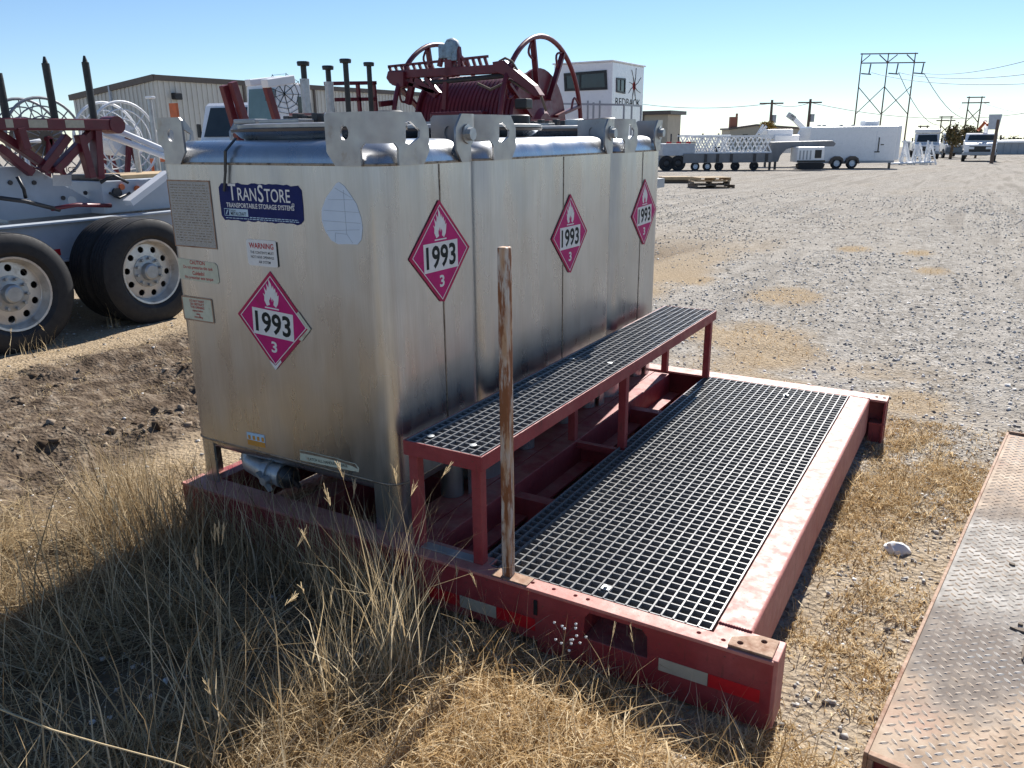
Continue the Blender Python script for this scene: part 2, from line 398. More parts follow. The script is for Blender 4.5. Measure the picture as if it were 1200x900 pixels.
def ground_mat():
    m, nt, b, pos = newmat('gravel_yard_ground')
    A = lambda n: nd(nt, 'ShaderNodeAttribute', attribute_name=n).outputs['Fac']
    v1 = nd(nt, 'ShaderNodeTexVoronoi'); v1.inputs['Scale'].default_value = 42; nt.links.new(pos, v1.inputs['Vector'])
    v2 = nd(nt, 'ShaderNodeTexVoronoi'); v2.inputs['Scale'].default_value = 15; nt.links.new(pos, v2.inputs['Vector'])
    sep = nd(nt, 'ShaderNodeSeparateColor'); nt.links.new(v1.outputs['Color'], sep.inputs[0])
    g = ramp(nt, sep.outputs[0], [(0., (.20, .185, .165)), (.25, (.36, .34, .31)), (.6, (.46, .435, .40)), (.85, (.58, .555, .52)), (1., (.74, .72, .69))])
    sep2 = nd(nt, 'ShaderNodeSeparateColor'); nt.links.new(v2.outputs['Color'], sep2.inputs[0])
    g = mixc(nt, .35, g, ramp(nt, sep2.outputs[1], [(0., (.20, .185, .17)), (.5, (.42, .40, .37)), (1., (.62, .60, .57))]))
    # fines between the stones, wheel tracks, tan dust
    dust = noise(nt, mapping(nt, pos, (1, .45, 1)), .55, 6, .6)
    g = mixc(nt, maprange(nt, dust, .48, .72, 0, .35), g, (.45, .395, .32))
    tr = noise(nt, mapping(nt, pos, (1.4, .06, 1)), 1.3, 4, .5)
    g = mixc(nt, maprange(nt, tr, .5, .6, 0, .7), g, (.50, .475, .44))
    tr2 = noise(nt, mapping(nt, pos, (1.1, .05, 1)), 1.7, 3, .5); g = mixc(nt, maprange(nt, tr2, .56, .64, 0, .45), g, (.27, .25, .225))
    g = mixc(nt, 1., g, (.85, .835, .81), 'MULTIPLY')
    g = mixc(nt, maprange(nt, noise(nt, pos, 3.5, 5), .3, .7), g, mixc(nt, 1., g, (.72, .72, .72), 'MULTIPLY'))
    s = ramp(nt, noise(nt, pos, 22, 7, .7), [(.25, (.20, .155, .11)), (.5, (.36, .285, .20)), (.75, (.50, .41, .30))])
    s = mixc(nt, .4, s, ramp(nt, noise(nt, mapping(nt, pos, (14, 3, 3)), 16, 4), [(.35, (.2, .15, .10)), (.7, (.45, .36, .24))]))
    md = ramp(nt, noise(nt, pos, 9, 8, .68), [(.3, (.05, .037, .028)), (.5, (.125, .096, .072)), (.72, (.28, .235, .185))])
    s = mixc(nt, A('grass_shade'), s, mixc(nt, 1., s, (.42, .40, .38), 'MULTIPLY')); c = mixc(nt, A('soil'), g, s); c = mixc(nt, A('mud'), c, md); c = mixc(nt, maprange(nt, A('patch'), .15, .6, 0, .85), c, s)  # soil under the front grass darkened, shade put into its colour
    nt.links.new(c, b.inputs['Base Color']); b.inputs['Roughness'].default_value = 1.; b.inputs['Specular IOR Level'].default_value = 0.
    hh = nd(nt, 'ShaderNodeMath', operation='ADD'); nt.links.new(v1.outputs['Distance'], hh.inputs[0]); nt.links.new(noise(nt, pos, 60, 5), hh.inputs[1])
    bump(nt, b, hh.outputs[0], .75, .016)
    return m
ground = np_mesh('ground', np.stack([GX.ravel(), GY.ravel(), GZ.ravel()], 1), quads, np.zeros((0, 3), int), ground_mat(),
                 {'soil': soil_mask(GX, GY).ravel(), 'mud': mud_mask(GX, GY).ravel(), 'patch': patch_mask(GX, GY).ravel(), 'grass_shade': (sstep(.6, .0, GX) * sstep(-2.6, -1.9, GX) * sstep(.05, -.2, GY) * sstep(-2.6, -2., GY)).ravel()}, True)
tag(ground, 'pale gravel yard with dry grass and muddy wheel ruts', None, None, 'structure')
def atg(px, py):
    p = at(px, py, Z=0)
    for k in range(8): p = at(px, py, Z=float(slope(np.array([p.y]))[0]))
    return p
def gh(x, y): return float(height(np.array([float(x)]), np.array([float(y)]))[0])

# ================================================================ SKID
SK = thing('spill_skid', 'low red steel skid with grey grating deck under the three tanks', 'skid', (.13, 1.3, 0))
TOP = .25; XL, XR, YF, YB = -1.165, 1.39, -.075, 2.715
b = MB()   # front beam: top flange, web, bottom flange; fork pocket cut in the web
fpk = [(.79, .125), (.795, .20), (.81, .222), (.99, .222), (1.008, .20), (1.012, .125)]
b.plate([(XL, .055), (.62, .055), (.62, .012), (XR, .012), (XR, TOP - .012), (XL, TOP - .012)], [fpk], lambda u, v, d: (u, YF + d, v), 0, .012)
b.build('front_web', 'red', SK, bevel=.002)
b = MB(); b.plate([(XL, YF - .004), (XR, YF - .004), (XR, .035), (1.197, .035), (1.197, -.018), (.40, -.018), (.40, .035), (XL, .035)], [circ(x, YF + .032, .0065, 10) for x in (.585, .665, .745, .79, 1.16, 1.235, .1, -.3)], lambda u, v, d: (u, v, d), TOP - .012, TOP)
b.build('front_flange', 'red_pale', SK, bevel=.002)
b = MB(); b.box(XL + .002, XR - .002, YF + .013, .033, .06, .068); b.build('front_lower_flange', 'red', SK)
b = MB()
for xs in (.785, 1.017): b.box(xs - .004, xs + .004, YF + .014, .35, .10, .235)
b.box(.79, 1.012, YF + .014, .35, .112, .12); b.build('fork_pocket', 'red', SK)
b = MB(); b.box(.915, .965, .06, .11, .121, .205, .004); b.build('pocket_block', 'wood', SK)
b = MB(); b.plate([(1.255, YF + .005), (XR - .006, YF + .005), (XR - .006, .022), (1.33, .022), (1.255, -.025)], [circ(1.285, -.045, .009, 10), circ(1.345, -.005, .009, 10)], lambda u, v, d: (u, v, d), TOP + .001, TOP + .009)
tag(b.build('corner_plate', 'rust_plate', SK, bevel=.002), 'rusty corner plate with two bolt holes')
b = MB(); b.box(XR - .012, XR + .012, YF + .002, .034, .02, TOP + .002); b.build('end_cap', 'red_pale', SK, bevel=.003)
# right rail: folded tube
b = MB(); prof = [(1.197, .06), (1.197, TOP + .002)]
for i in range(7):
    t = math.pi / 2 * i / 6; prof.append((1.290 + .012 * math.sin(t), TOP - .010 + .012 * math.cos(t)))
prof += [(1.302, .05)]
b.prism(prof, lambda u, v, d: (u, d, v), .036, 2.60); b.build('side_rail', 'red_pale', SK, auto=35)
# back beam: channel open towards the viewer past the rail
b = MB(); b.box(XL, XR, 2.602, YB, TOP - .014, TOP - .001); tag(b.build('back_flange', 'red_pale', SK, bevel=.002))
b = MB(); b.box(XL, XR, YB - .014, YB - .002, -.02, TOP - .014); b.build('back_web', 'red', SK)
b = MB(); b.box(1.31, XR, 2.61, YB - .016, .10, .108); b.box(1.31, XR - .014, 2.625, 2.632, -.01, .099); b.box(XR - .013, XR - .003, 2.612, YB - .016, -.01, TOP - .016); b.build('channel_end', 'red', SK)
for x in (1.33, 1.37):
    b = MB(); b.lathe([(0, .009), (.002, .009), (.002, .0)], (x, 2.66, TOP - .0005), 'z', 10); b.build('bolt_hole', 'hole', SK)
# inner rails and cross members
b = MB(); b.box(.30, .345, .036, 2.60, .04, .20); b.box(.22, .30, .036, 2.60, .04, .052); b.build('deck_rail', 'red', SK, bevel=.002)
b = MB(); b.box(.02, .12, .034, 2.60, .04, .235); b.build('tank_rail', 'red', SK, bevel=.003)
b = MB(); b.box(.121, .19, .034, 2.60, .10, .112); b.build('rail_ledge', 'red', SK)
b = MB(); b.box(-.10, .018, .034, 2.60, .225, .236); b.build('rail_shelf', 'red', SK)
b = MB(); b.box(XL, XL + .10, .034, 2.60, .04, .235); b.build('tank_rail', 'red', SK, bevel=.003)
b = MB(); b.box(-.6, -.5, .034, 2.60, .04, .235); b.build('tank_rail', 'red', SK)
for y in (.62, 1.3, 1.95):
    b = MB(); b.box(XL + .10, 1.196, y, y + .06, .05, .19); b.build('cross_member', 'red', SK)
q = random.Random(12)
for a_, c_ in (((1.199, .037, TOP + .002), (1.30, .037, TOP + .002)), ((1.197, 2.601, TOP + .001), (1.30, 2.601, TOP + .001)), ((1.3035, .038, .06), (1.3035, .038, TOP - .02))):
    b = MB(); a_, c_ = Vector(a_), Vector(c_); n = 24; b.tube([a_.lerp(c_, k / n) for k in range(n + 1)], [.0035 + .0018 * (k % 2) + q.uniform(-.0006, .0006) for k in range(n + 1)], 7); b.build('weld_bead', 'red', SK, smooth=True)
# reflective tape
for x0, x1, z0, z1, mt in ((.17, .305, .088, .132, 'tape_red'), (.307, .458, .088, .134, 'tape_white'), (.46, .612, .09, .136, 'tape_red'), (1.05, 1.205, .098, .142, 'tape_white'), (1.207, 1.36, .098, .142, 'tape_red')):
    b = MB(); b.box(x0, x1, YF - .0015, YF - .0003, z0, z1); b.build('reflective_tape', mt, SK)
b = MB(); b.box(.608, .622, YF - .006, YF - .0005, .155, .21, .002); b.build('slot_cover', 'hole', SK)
# rusty post
b = MB(); b.box(.473, .508, -.060, -.026, TOP + .001, 1.372)
tag(b.build('post', 'rust', SK, bevel=.005), 'upright rusty square steel post at the front edge')
b = MB(); b.box(.44, .58, YF + .002, -.021, TOP + .0005, TOP + .004); b.build('post_foot', 'rust_plate', SK)

# grating deck: bars both ways, the cross bars a little lower
def grating(name, parent, x0, x1, y0, y1, zt, pitch, dep=.038, w=.0056):
    b = MB(); n = max(1, round((x1 - x0 - w) / pitch)); px = (x1 - x0 - w) / n
    for i in range(n + 1): b.box(x0 + i * px, x0 + i * px + w, y0, y1, zt - dep, zt)
    n2 = max(1, round((y1 - y0 - w) / pitch)); py = (y1 - y0 - w) / n2
    for i in range(n2 + 1): b.box(x0 + .0005, x1 - .0005, y0 + i * py, y0 + i * py + w * .9, zt - dep + .001, zt - .003)
    return b.build(name, 'grating', parent)
grating('deck_grating', SK, .352, 1.189, -.012, 2.592, TOP + .001, .0405)
for x, y in ((.80, .03), (.86, 2.42)):
    b = MB(); b.box(x, x + .03, y, y + .026, TOP + .002, TOP + .006, .002); b.lathe([(0, .007), (.006, .007), (.006, 0)], (x + .015, y + .013, TOP + .006), 'z', 8); b.build('grating_clip', 'grey_galv', SK)

# ================================================================ STEP BENCH
BN = thing('step_bench', 'long low red steel step with grating top standing beside the tanks', 'step', (.22, 1.28, TOP))
bx0, bx1, by0, by1, bz = .062, .392, -.045, 2.61, .668
b = MB()
for x0, x1, y0, y1 in ((bx0, bx1, by0, by0 + .006), (bx0, bx1, by1 - .006, by1), (bx0, bx0 + .006, by0 + .006, by1 - .006), (bx1 - .006, bx1, by0 + .006, by1 - .006)):
    b.box(x0, x1, y0, y1, bz - .055, bz)
b.box(bx0 + .006, bx1 - .006, by0 + .006, by0 + .05, bz - .033, bz - .028); b.box(bx0 + .006, bx1 - .006, by1 - .05, by1 - .006, bz - .033, bz - .028)
b.box(bx0 + .006, bx0 + .05, by0 + .05, by1 - .05, bz - .033, bz - .028); b.box(bx1 - .05, bx1 - .006, by0 + .05, by1 - .05, bz - .033, bz - .028)
for y in (.9, 1.75): b.box(bx0 + .05, bx1 - .05, y, y + .04, bz - .034, bz - .029)
b.build('top_frame', 'red', BN, bevel=.0015)
grating('step_grating', BN, bx0 + .009, bx1 - .009, by0 + .009, by1 - .009, bz + .001, .0385)
for y in (by0 + .012, 1.24, by1 - .055):
    for x in (bx0 + .012, bx1 - .052):
        b = MB(); zb = TOP + (.0 if y != 1.24 else -.06); b.box(x, x + .038, y, y + .038, zb, bz - .056); b.build('leg', 'red', BN, bevel=.003)
b = MB(); b.box(bx0 + .05, bx1 - .053, by0 + .012, by0 + .05, TOP + .001, TOP + .007); b.build('foot_bar', 'grey_galv', BN)
b = MB(); b.box(bx0 + .05, bx1 - .053, 1.244, 1.274, TOP - .05, TOP - .02); b.build('foot_bar', 'red', BN)
for x, y in ((.13, 0.03), (.31, 0.03), (.11, 1.2), (.30, 1.22)):
    b = MB(); b.lathe([(0, .013), (.002, .013), (.003, .006), (.003, 0)], (x, y, bz + .0015), 'z', 12); b.build('grating_clip', 'grey_galv', BN)

# ================================================================ TANKS
ZW0, ZW1 = .45, 1.604        # bottom and top weld lines
def rrect(x0, x1, y0, y1, r, n=6):
    p = []
    for cx, cy, a in ((x1 - r, y0 + r, -90), (x1 - r, y1 - r, 0), (x0 + r, y1 - r, 90), (x0 + r, y0 + r, 180)):
        for i in range(n + 1):
            t = R(a + 90 * i / n); p.append((cx + r * math.cos(t), cy + r * math.sin(t)))
    return p
def rings(b, rows):
    k = len(b.v); n = len(rows[0][0])
    for poly, z in rows: b.v += [(x, y, z) for x, y in poly]
    for i in range(len(rows) - 1):
        for j in range(n): b.f.append((k + i * n + j, k + i * n + (j + 1) % n, k + (i + 1) * n + (j + 1) % n, k + (i + 1) * n + j))
def lug(b, cx, cy, sx, sy, la, lb, r, holes_a, holes_b, arch=True):
    """bent corner plate: la along x, lb along y from the corner; (sx, sy) point inwards."""
    q = math.pi / 2 * r; tot = la - r + q + lb - r; off = .004
    def place(u, v, d):
        d = d + off
        if u < la - r: x, y, nx_, ny_ = la - u, 0, 0, -1
        elif u < la - r + q:
            t = (u - (la - r)) / r; x, y = r - r * math.sin(t), r - r * math.cos(t); nx_, ny_ = -math.sin(t), -math.cos(t)
        else: x, y, nx_, ny_ = 0, r + u - (la - r + q), -1, 0
        x += nx_ * d; y += ny_ * d
        return (cx + sx * x, cy + sy * y, v)
    z0, z1 = ZW1 - .004, 1.772; c = .05; mid = la - r + q / 2
    out = [(.035, z0)]
    if arch: out += [(mid - .06, z0), (mid - .06, z0 + .055), (mid - .045, z0 + .072), (mid + .045, z0 + .072), (mid + .06, z0 + .055), (mid + .06, z0)]
    out += [(tot - .035, z0), (tot - .0, z0 + .045), (tot, z1 - c), (tot - c * .8, z1), (.012, z1), (0, z1 - .012), (0, z0 + .045)]
    ext = [(la - r + q * i / 6, z) for i in range(1, 6) for z in np.linspace(z0 + .085, z1 - .004, 4)]
    out2 = []
    for i, p in enumerate(out):            # cut the long top edge so that it can bend
        out2.append(p); p2 = out[(i + 1) % len(out)]
        if abs(p[1] - z1) < 1e-6 and abs(p2[1] - z1) < 1e-6: out2 += [(la - r + q * k / 6, z1) for k in range(6, -1, -1)]
        if abs(p[1] - (z0 + .072)) < 1e-6 and abs(p2[1] - (z0 + .072)) < 1e-6: out2 += [(la - r + q * k / 6, z0 + .072) for k in range(2, 5)]
    hs = []
    if holes_a: hs.append(circ((la - r) * .58, 1.707, .019, 14, .024))
    if holes_b:
        u0 = la - r + q + (lb - r) * .22; hs.append([(u0, 1.672), (u0 + .028, 1.668), (u0 + .078, 1.69), (u0 + .082, 1.712), (u0 + .03, 1.742), (u0 + .004, 1.742)])
    b.plate(out2, hs, place, 0, .009, ext)
    return place
def tank(y0, y1, label, front):
    T = thing('transport_tank', label, 'tank', (-.55, (y0 + y1) / 2, TOP), group='stainless tanks on the red skid')
    x0, x1 = -1.148, 0.
    b = MB(); r = .085; rows = [(rrect(x0, x1, y0, y1, r), ZW0), (rrect(x0, x1, y0, y1, r), 1.0), (rrect(x0, x1, y0, y1, r), ZW1)]
    rings(b, rows); b.build('shell', 'steel', T, auto=40)
    b = MB(); rows = [(rrect(x0 + .001, x1 - .001, y0 + .001, y1 - .001, r), ZW1)]
    for i in range(1, 9):
        t = math.pi / 2 * i / 8; d = .085 * (1 - math.cos(t)); rows.append((rrect(x0 + .001 + d, x1 - .001 - d, y0 + .001 + d, y1 - .001 - d, max(r + .02 - d * .2, .03)), ZW1 + .082 * math.sin(t)))
    rings(b, rows); k = len(b.v) - len(rows[0][0]); b.f.append(tuple(range(k, len(b.v)))); b.build('shoulder', 'steel', T, auto=50)
    b = MB(); rows = [(rrect(x0 - .0015, x1 + .0015, y0 - .0015, y1 + .0015, r), ZW1 - .0045), (rrect(x0 - .003, x1 + .003, y0 - .003, y1 + .003, r), ZW1), (rrect(x0 - .0015, x1 + .0015, y0 - .0015, y1 + .0015, r), ZW1 + .0045)]
    rings(b, rows); b.build('weld_seam', 'weld', T, smooth=True)
    b = MB(); rows = [(rrect(x0 + .001, x1 - .001, y0 + .001, y1 - .001, r), ZW0)]
    for i in range(1, 7):
        t = math.pi / 2 * i / 6; d = .05 * (1 - math.cos(t)); rows.append((rrect(x0 + .001 + d, x1 - .001 - d, y0 + .001 + d, y1 - .001 - d, r), ZW0 - .05 * math.sin(t)))
    rings(b, rows); k = len(b.v) - len(rows[0][0]); b.f.append(tuple(range(k, len(b.v)))); b.build('bottom_pan', 'steel', T, auto=50)
    b = MB(); rows = [(rrect(x0 - .001, x1 + .001, y0 - .001, y1 + .001, r), ZW0 - .004), (rrect(x0 - .0035, x1 + .0035, y0 - .0035, y1 + .0035, r), ZW0), (rrect(x0 - .001, x1 + .001, y0 - .001, y1 + .001, r), ZW0 + .004)]
    rings(b, rows); b.build('weld_seam', 'weld', T, smooth=True)
    ym = y0 + (y1 - y0) * .54        # upright seam on the side
    b = MB()
    b.box(x1 + .0002, x1 + .002, ym - .003, ym + .003, ZW0 + .006, ZW1 - .006); b.build('side_seam', 'weld', T)
    # corner legs
    for cx, cy, sx, sy in ((x0, y0, 1, 1), (x1, y0, -1, 1), (x0, y1, 1, -1), (x1, y1, -1, -1)):
        b = MB(); rr = r; pts = [(cx + sx * .125, cy + sy * .002)]
        for i in range(7):
            t = math.pi / 2 * i / 6; pts.append((cx + sx * (rr - (rr - .002) * math.sin(t)), cy + sy * (rr - (rr - .002) * math.cos(t))))
        pts += [(cx + sx * .002, cy + sy * .125)]
        inn = [(p[0] + sx * .006, p[1] + sy * .006) for p in reversed(pts)]
        b.prism(pts + inn, lambda u, v, d: (u, v, d), TOP - .014, ZW0 - .006); b.build('corner_leg', 'steel', T, auto=40)
    for yy in ((y0 + .16, y1 - .16) if y1 - y0 < 1 else (y0 + .16, y0 + .45, y1 - .45, y1 - .16)):
        b = MB(); b.lathe([(0, .0), (0, .05), (.155, .05)], (x1 - .07, yy, TOP - .012), 'z', 18); b.build('foot', 'steel', T, auto=40)
    for cx, cy, sx, sy, la, lb, ha, hb in ((x1, y0, -1, 1, .225, .25, True, True), (x0, y0, 1, 1, .2, .2, True, True), (x1, y1, -1, -1, .18, .175, False, False), (x0, y1, 1, -1, .2, .2, True, True)):
        b = MB(); lug(b, cx, cy, sx, sy, la, lb, .08, ha, hb); L = b.build('lifting_lug', 'steel_lug', T, auto=40)
        if not ha:
            b = MB(); b.lathe([(0, .036), (.006, .036), (.006, .024), (.026, .024), (.026, 0)], (x1 + .013, y1 - .10, 1.70), 'x', 8); b.build('bolt', 'grey_galv', L, auto=30)
    # manway with its cover
    ymid = (y0 + y1) / 2; ry = (min((y1 - y0) / 2 - .10, .40)) / .40
    zt = ZW1 + .078
    b = MB(); b.lathe([(0, .33), (.012, .37), (.034, .40)], (-.56, ymid, zt), 'z', 40, ry); b.build('manway_neck', 'steel', T, smooth=True)
    b = MB(); b.lathe([(0, .0), (0, .415), (.010, .418), (.013, .41), (.013, 0)], (-.56, ymid, zt + .0345), 'z', 40, ry); C = b.build('manway_cover', 'brown_trim', T, auto=40)
    b = MB(); b.lathe([(0, .40), (.012, .40), (.016, .38), (.016, 0)], (-.54, ymid, zt + .048), 'z', 36, ry); b.build('cover_plate', 'steel_lug', C, auto=40)
    z2 = zt + .065; yy = ymid - .02
    b = MB(); b.box(-.88, -.76, yy - .10, yy - .03, z2, z2 + .018, .004); b.build('latch', 'steel_lug', C)
    b = MB(); b.box(-.73, -.52, yy - .11, yy - .03, z2, z2 + .014, .003); b.build('hinge', 'steel_lug', C)
    for i in range(5): b = MB(); b.box(-.70 + .05 * i, -.67 + .05 * i, yy - .01, yy + .03, z2, z2 + .028 + .008 * (i % 2), .003); b.build('clamp', 'dark_steel', C)
    b = MB(); b.lathe([(0, .055), (.03, .055), (.034, .048), (.034, .0)], (-.40, yy - .02, z2), 'z', 24); b.build('filler_cap', 'grey_galv', C, auto=40)
    b = MB(); b.lathe([(0, .05), (.035, .05), (.04, .04), (.04, 0)], (-.24, yy + .08, z2), 'z', 20); b.tube([(-.46, yy + .12, z2 + .02), (-.3, yy + .14, z2 + .03), (-.2, yy + .10, z2 + .02)], .012, 8); b.build('vent_fitting', 'black', C, auto=40)
    b = MB(); b.bar((-.72, yy + .05, z2 + .035), (-.25, yy + .15, z2 + .03), .014, .010); b.build('locking_bar', 'red_pale', C)
    return T
T1 = tank(0., .593, 'front stainless tank of the three with blue label and stickers', True)
T2 = tank(.603, 1.922, 'longest stainless tank in the middle of the three', False)
T3 = tank(1.932, 2.622, 'rearmost narrow stainless tank of the three', False)

# --- flat prints on the tanks
def FR(cx, cz, rot=0.):      # on the front face: u right, v up, d outwards
    c, s_ = math.cos(rot), math.sin(rot)
    return lambda u, v, d: (cx + u * c - v * s_, -.0006 - d, cz + u * s_ + v * c)
def SD(cy, cz, rot=0.):      # on the side face
    c, s_ = math.cos(rot), math.sin(rot)
    return lambda u, v, d: (.0026 + d, cy + u * c - v * s_, cz + u * s_ + v * c)
def rectp(w_, h_, cut=0.):
    if not cut: return [(-w_, -h_), (w_, -h_), (w_, h_), (-w_, h_)]
    return [(-w_ + cut, -h_), (w_ - cut, -h_), (w_, -h_ + cut), (w_, h_ - cut), (w_ - cut, h_), (-w_ + cut, h_), (-w_, h_ - cut), (-w_, -h_ + cut)]
FLAME = [(-.028, -.036), (-.041, -.012), (-.040, .008), (-.047, .022), (-.036, .014), (-.034, .026), (-.040, .052), (-.026, .034), (-.022, .05), (-.026, .072), (-.012, .052), (-.010, .075), (-.014, .098), (.002, .072), (.008, .05), (.013, .066), (.018, .044), (.024, .055), (.028, .03), (.036, .04), (.034, .018), (.043, .024), (.040, .0), (.036, -.02), (.024, -.037), (.010, -.026), (.014, -.008), (.006, .004), (.004, -.012), (-.003, .012), (-.009, -.006), (-.013, .002), (-.014, -.016), (-.010, -.028)]
def placard(T, F, label, worn=0):
    D_ = .193
    b = MB(); k = .012
    b.prism([(0, -D_ + k), (k, -D_ + k * .6), (D_ - k, -k), (D_, 0), (D_ - k, k), (k, D_ - k), (0, D_), (-k, D_ - k), (-D_ + k, k), (-D_, 0), (-D_ + k, -k), (-k, -D_ + k)], F, 0, .002)
    P_ = tag(b.build('placard', 'placard_edge', T), label)
    b = MB(); q = D_ - .017; b.prism([(0, -q), (q, 0), (0, q), (-q, 0)], F, .002, .0026); b.build('field', 'magenta', P_)
    b = MB(); o, i = D_ - .0175, D_ - .022; b.plate([(0, -o), (o, 0), (0, o), (-o, 0)], [[(0, -i), (i, 0), (0, i), (-i, 0)]], F, .0026, .0031); b.build('border_line', 'paper', P_)
    b = MB(); b.prism([(u * .92, v * .82 + .086) for u, v in FLAME], F, .0026, .0031); b.prism([(-.037, .0475), (.037, .0475), (.037, .0525), (-.037, .0525)], F, .0026, .0031); b.build('flame_symbol', 'paper', P_)
    b = MB(); b.prism([(-.108, -.064), (.108, -.064), (.108, .041), (-.108, .041)], F, .0026, .0031); N_ = b.build('number_panel', 'paper', P_)
    text_mb('1993', .118, lambda u, v, d: F(u, v - .0115, .0034), bold=.0030, fit=(.188, .084)).build('lettering', 'ink', N_)
    text_mb('3', .062, lambda u, v, d: F(u, v - .104, .0032), bold=.0016, fit=(.03, .045)).build('lettering', 'paper', P_)
    if worn:
        b = MB(); b.prism([(-.03, -D_ + .032), (-.026, -D_ + .022), (.0, -D_ - .004), (.034, -D_ + .034), (.030, -D_ + .042), (.001, -D_ + .014)], F, .0028, .0036); b.build('torn_edge', 'paper', P_)
        b = MB(); b.prism([(D_ + .004, .0), (D_ - .055, .058), (D_ - .066, .05), (D_ - .012, -.004), (D_ - .06, -.05), (D_ - .045, -.055)], F, .0029, .0036); b.build('peeled_edge', 'cream', P_)
    return P_
placard(T1, FR(-.575, 1.022, R(-3)), 'magenta flammable placard with torn edges on the tank front', 1)
placard(T1, SD(.308, 1.280, R(0)), 'magenta placard on the front tank side')
placard(T2, SD(1.382, 1.233, R(0)), 'magenta placard on the middle tank side')
placard(T3, SD(2.348, 1.257, R(2)), 'magenta placard on the rear tank side')

def ragged(w_, h_, n=14, j=.006, seed=1, cut=.02):
    q = random.Random(seed); p = []
    for i in range(n + 1): p.append((-w_ + cut + (2 * w_ - 2 * cut) * i / n, -h_ + q.uniform(-j, j)))
    p += [(w_, -h_ + cut), (w_ + .002, 0), (w_, h_ - cut)]
    for i in range(n + 1): p.append((w_ - cut - (2 * w_ - 2 * cut) * i / n, h_ + q.uniform(-j, j)))
    p += [(-w_, h_ - cut), (-w_ - .001, 0), (-w_, -h_ + cut)]
    return p
F = FR(-.582, 1.464, R(-.3))
b = MB(); b.prism(ragged(.214, .068, 22, .0035, 3, .016), F, 0, .0008); LB = tag(b.build('maker_label', 'blue', T1), 'navy blue label with white lettering')
def ln(parent, txt, F, u, v, size, mt, sx=1., bold=0., d=.0014, align='CENTER', nm='lettering'):
    return text_mb(txt, size, lambda a, b_, c: F(a + u, b_ + v, d), sx=sx, bold=bold, align=align).build(nm, mt, parent)
ln(LB, 'T', F, -.142, .033, .088, 'paper', .8, .0006); ln(LB, 'RAN', F, -.064, .0275, .066, 'paper', .78, .0005)
ln(LB, 'S', F, .008, .032, .088, 'paper', .8, .0006); ln(LB, 'TORE', F, .092, .027, .066, 'paper', .78, .0005); ln(LB, '®', F, .168, -.002, .02, 'paper')
ln(LB, 'TRANSPORTABLE STORAGE SYSTEMS', F, -.004, -.0125, .0240, 'paper', .88, .0004)
b = MB(); b.prism([(-.196, -.052), (-.068, -.052), (-.068, -.025), (-.196, -.025)], F, .0008, .0012); lp = b.build('logo_panel', 'lightblue', LB)
b = MB(); b.prism([(-.194, -.050), (-.170, -.050), (-.170, -.027), (-.194, -.027)], F, .0012, .0016); b.build('logo_mark', 'blue', lp)
b = MB(); b.prism([(-.188, -.047), (-.183, -.047), (-.174, -.031), (-.179, -.029)], F, .0016, .0019); b.build('logo_mark', 'lightblue', lp)
ln(lp, 'Custom', F, -.150, -.031, .012, 'ink', .9, 0, .0016); ln(lp, 'METALCRAFT', F, -.119, -.0435, .0175, 'ink', .8, .0003, .0016)
for v, x0, x1 in ((-.0535, -.06, .185), (-.060, -.19, .19)):
    b = MB(); u = x0
    q = random.Random(5)
    while u < x1: w_ = q.uniform(.006, .018); b.prism([(u, v - .0014), (min(u + w_, x1), v - .0014), (min(u + w_, x1), v + .0014), (u, v + .0014)], F, .0008, .0012); u += w_ + .004
    b.build('small_print', 'lightblue', LB)
F = FR(-.968, 1.410)                                                   # etched nameplate
b = MB(); b.prism(rectp(.124, .130), F, 0, .0012); NP = tag(b.build('nameplate', 'plate_metal', T1), 'worn grey nameplate with rusty edge')
b = MB(); b.plate(rectp(.1245, .1305), [rectp(.1195, .1255)], F, .0012, .0018); b.build('frame', 'rust_plate', NP)
b = MB(); q = random.Random(15)
for k in range(22):
    u = -.108; v = .112 - .0103 * k
    while u < .106: w_ = q.uniform(.006, .022); b.prism([(u, v - .0017), (min(u + w_, .108), v - .0017), (min(u + w_, .108), v + .0017), (u, v + .0017)], F, .0012, .0015); u += w_ + q.uniform(.003, .012)
tag(b.build('etched_print', 'weld', NP), kind='stuff')
F = FR(-.597, 1.280)
b = MB(); b.prism(rectp(.080, .049, .008), F, 0, .0015); WL = tag(b.build('warning_label', 'paper', T1), 'white warning label'); 
b = MB(); b.prism([(.078, -.047), (.083, -.044), (.083, .046), (.078, .044)], F, .0002, .0018); b.build('label_edge', 'ink', WL)
ln(WL, 'WARNING', F, 0, .026, .028, 'red_ink', .95, .0007, .0018)
ln(WL, 'THE CONTENTS MUST', F, 0, .001, .0135, 'ink', .9, .0002, .0018); ln(WL, 'NOT HAVE OPENINGS', F, 0, -.016, .0135, 'ink', .9, .0002, .0018); ln(WL, 'AIR SYSTEM', F, .01, -.034, .0135, 'ink', .9, .0002, .0018)
F = FR(-.972, 1.185)
b = MB(); b.prism([(-.118, -.038), (.104, -.044), (.118, -.034), (.116, .030), (.102, .04), (-.118, .046)], F, 0, .0015); CL = tag(b.build('caution_label', 'cream', T1), 'cream caution label with red lettering')
ln(CL, 'CAUTION', F, 0, .033, .022, 'red_ink', .9, .0005, .0018); ln(CL, 'Do not pressurize this tank', F, 0, .013, .0175, 'red_ink', .9, .0003, .0018); ln(CL, 'Cuidado!', F, 0, -.010, .022, 'red_ink', .9, .0005, .0018); ln(CL, 'No presurizar este tanque', F, 0, -.028, .0175, 'red_ink', .9, .0003, .0018)
F = FR(-1.005, 1.026)
b = MB(); b.prism(rectp(.092, .050, .006), F, 0, .0015); CL = tag(b.build('instruction_label', 'cream', T1), 'small faded cream instruction label')
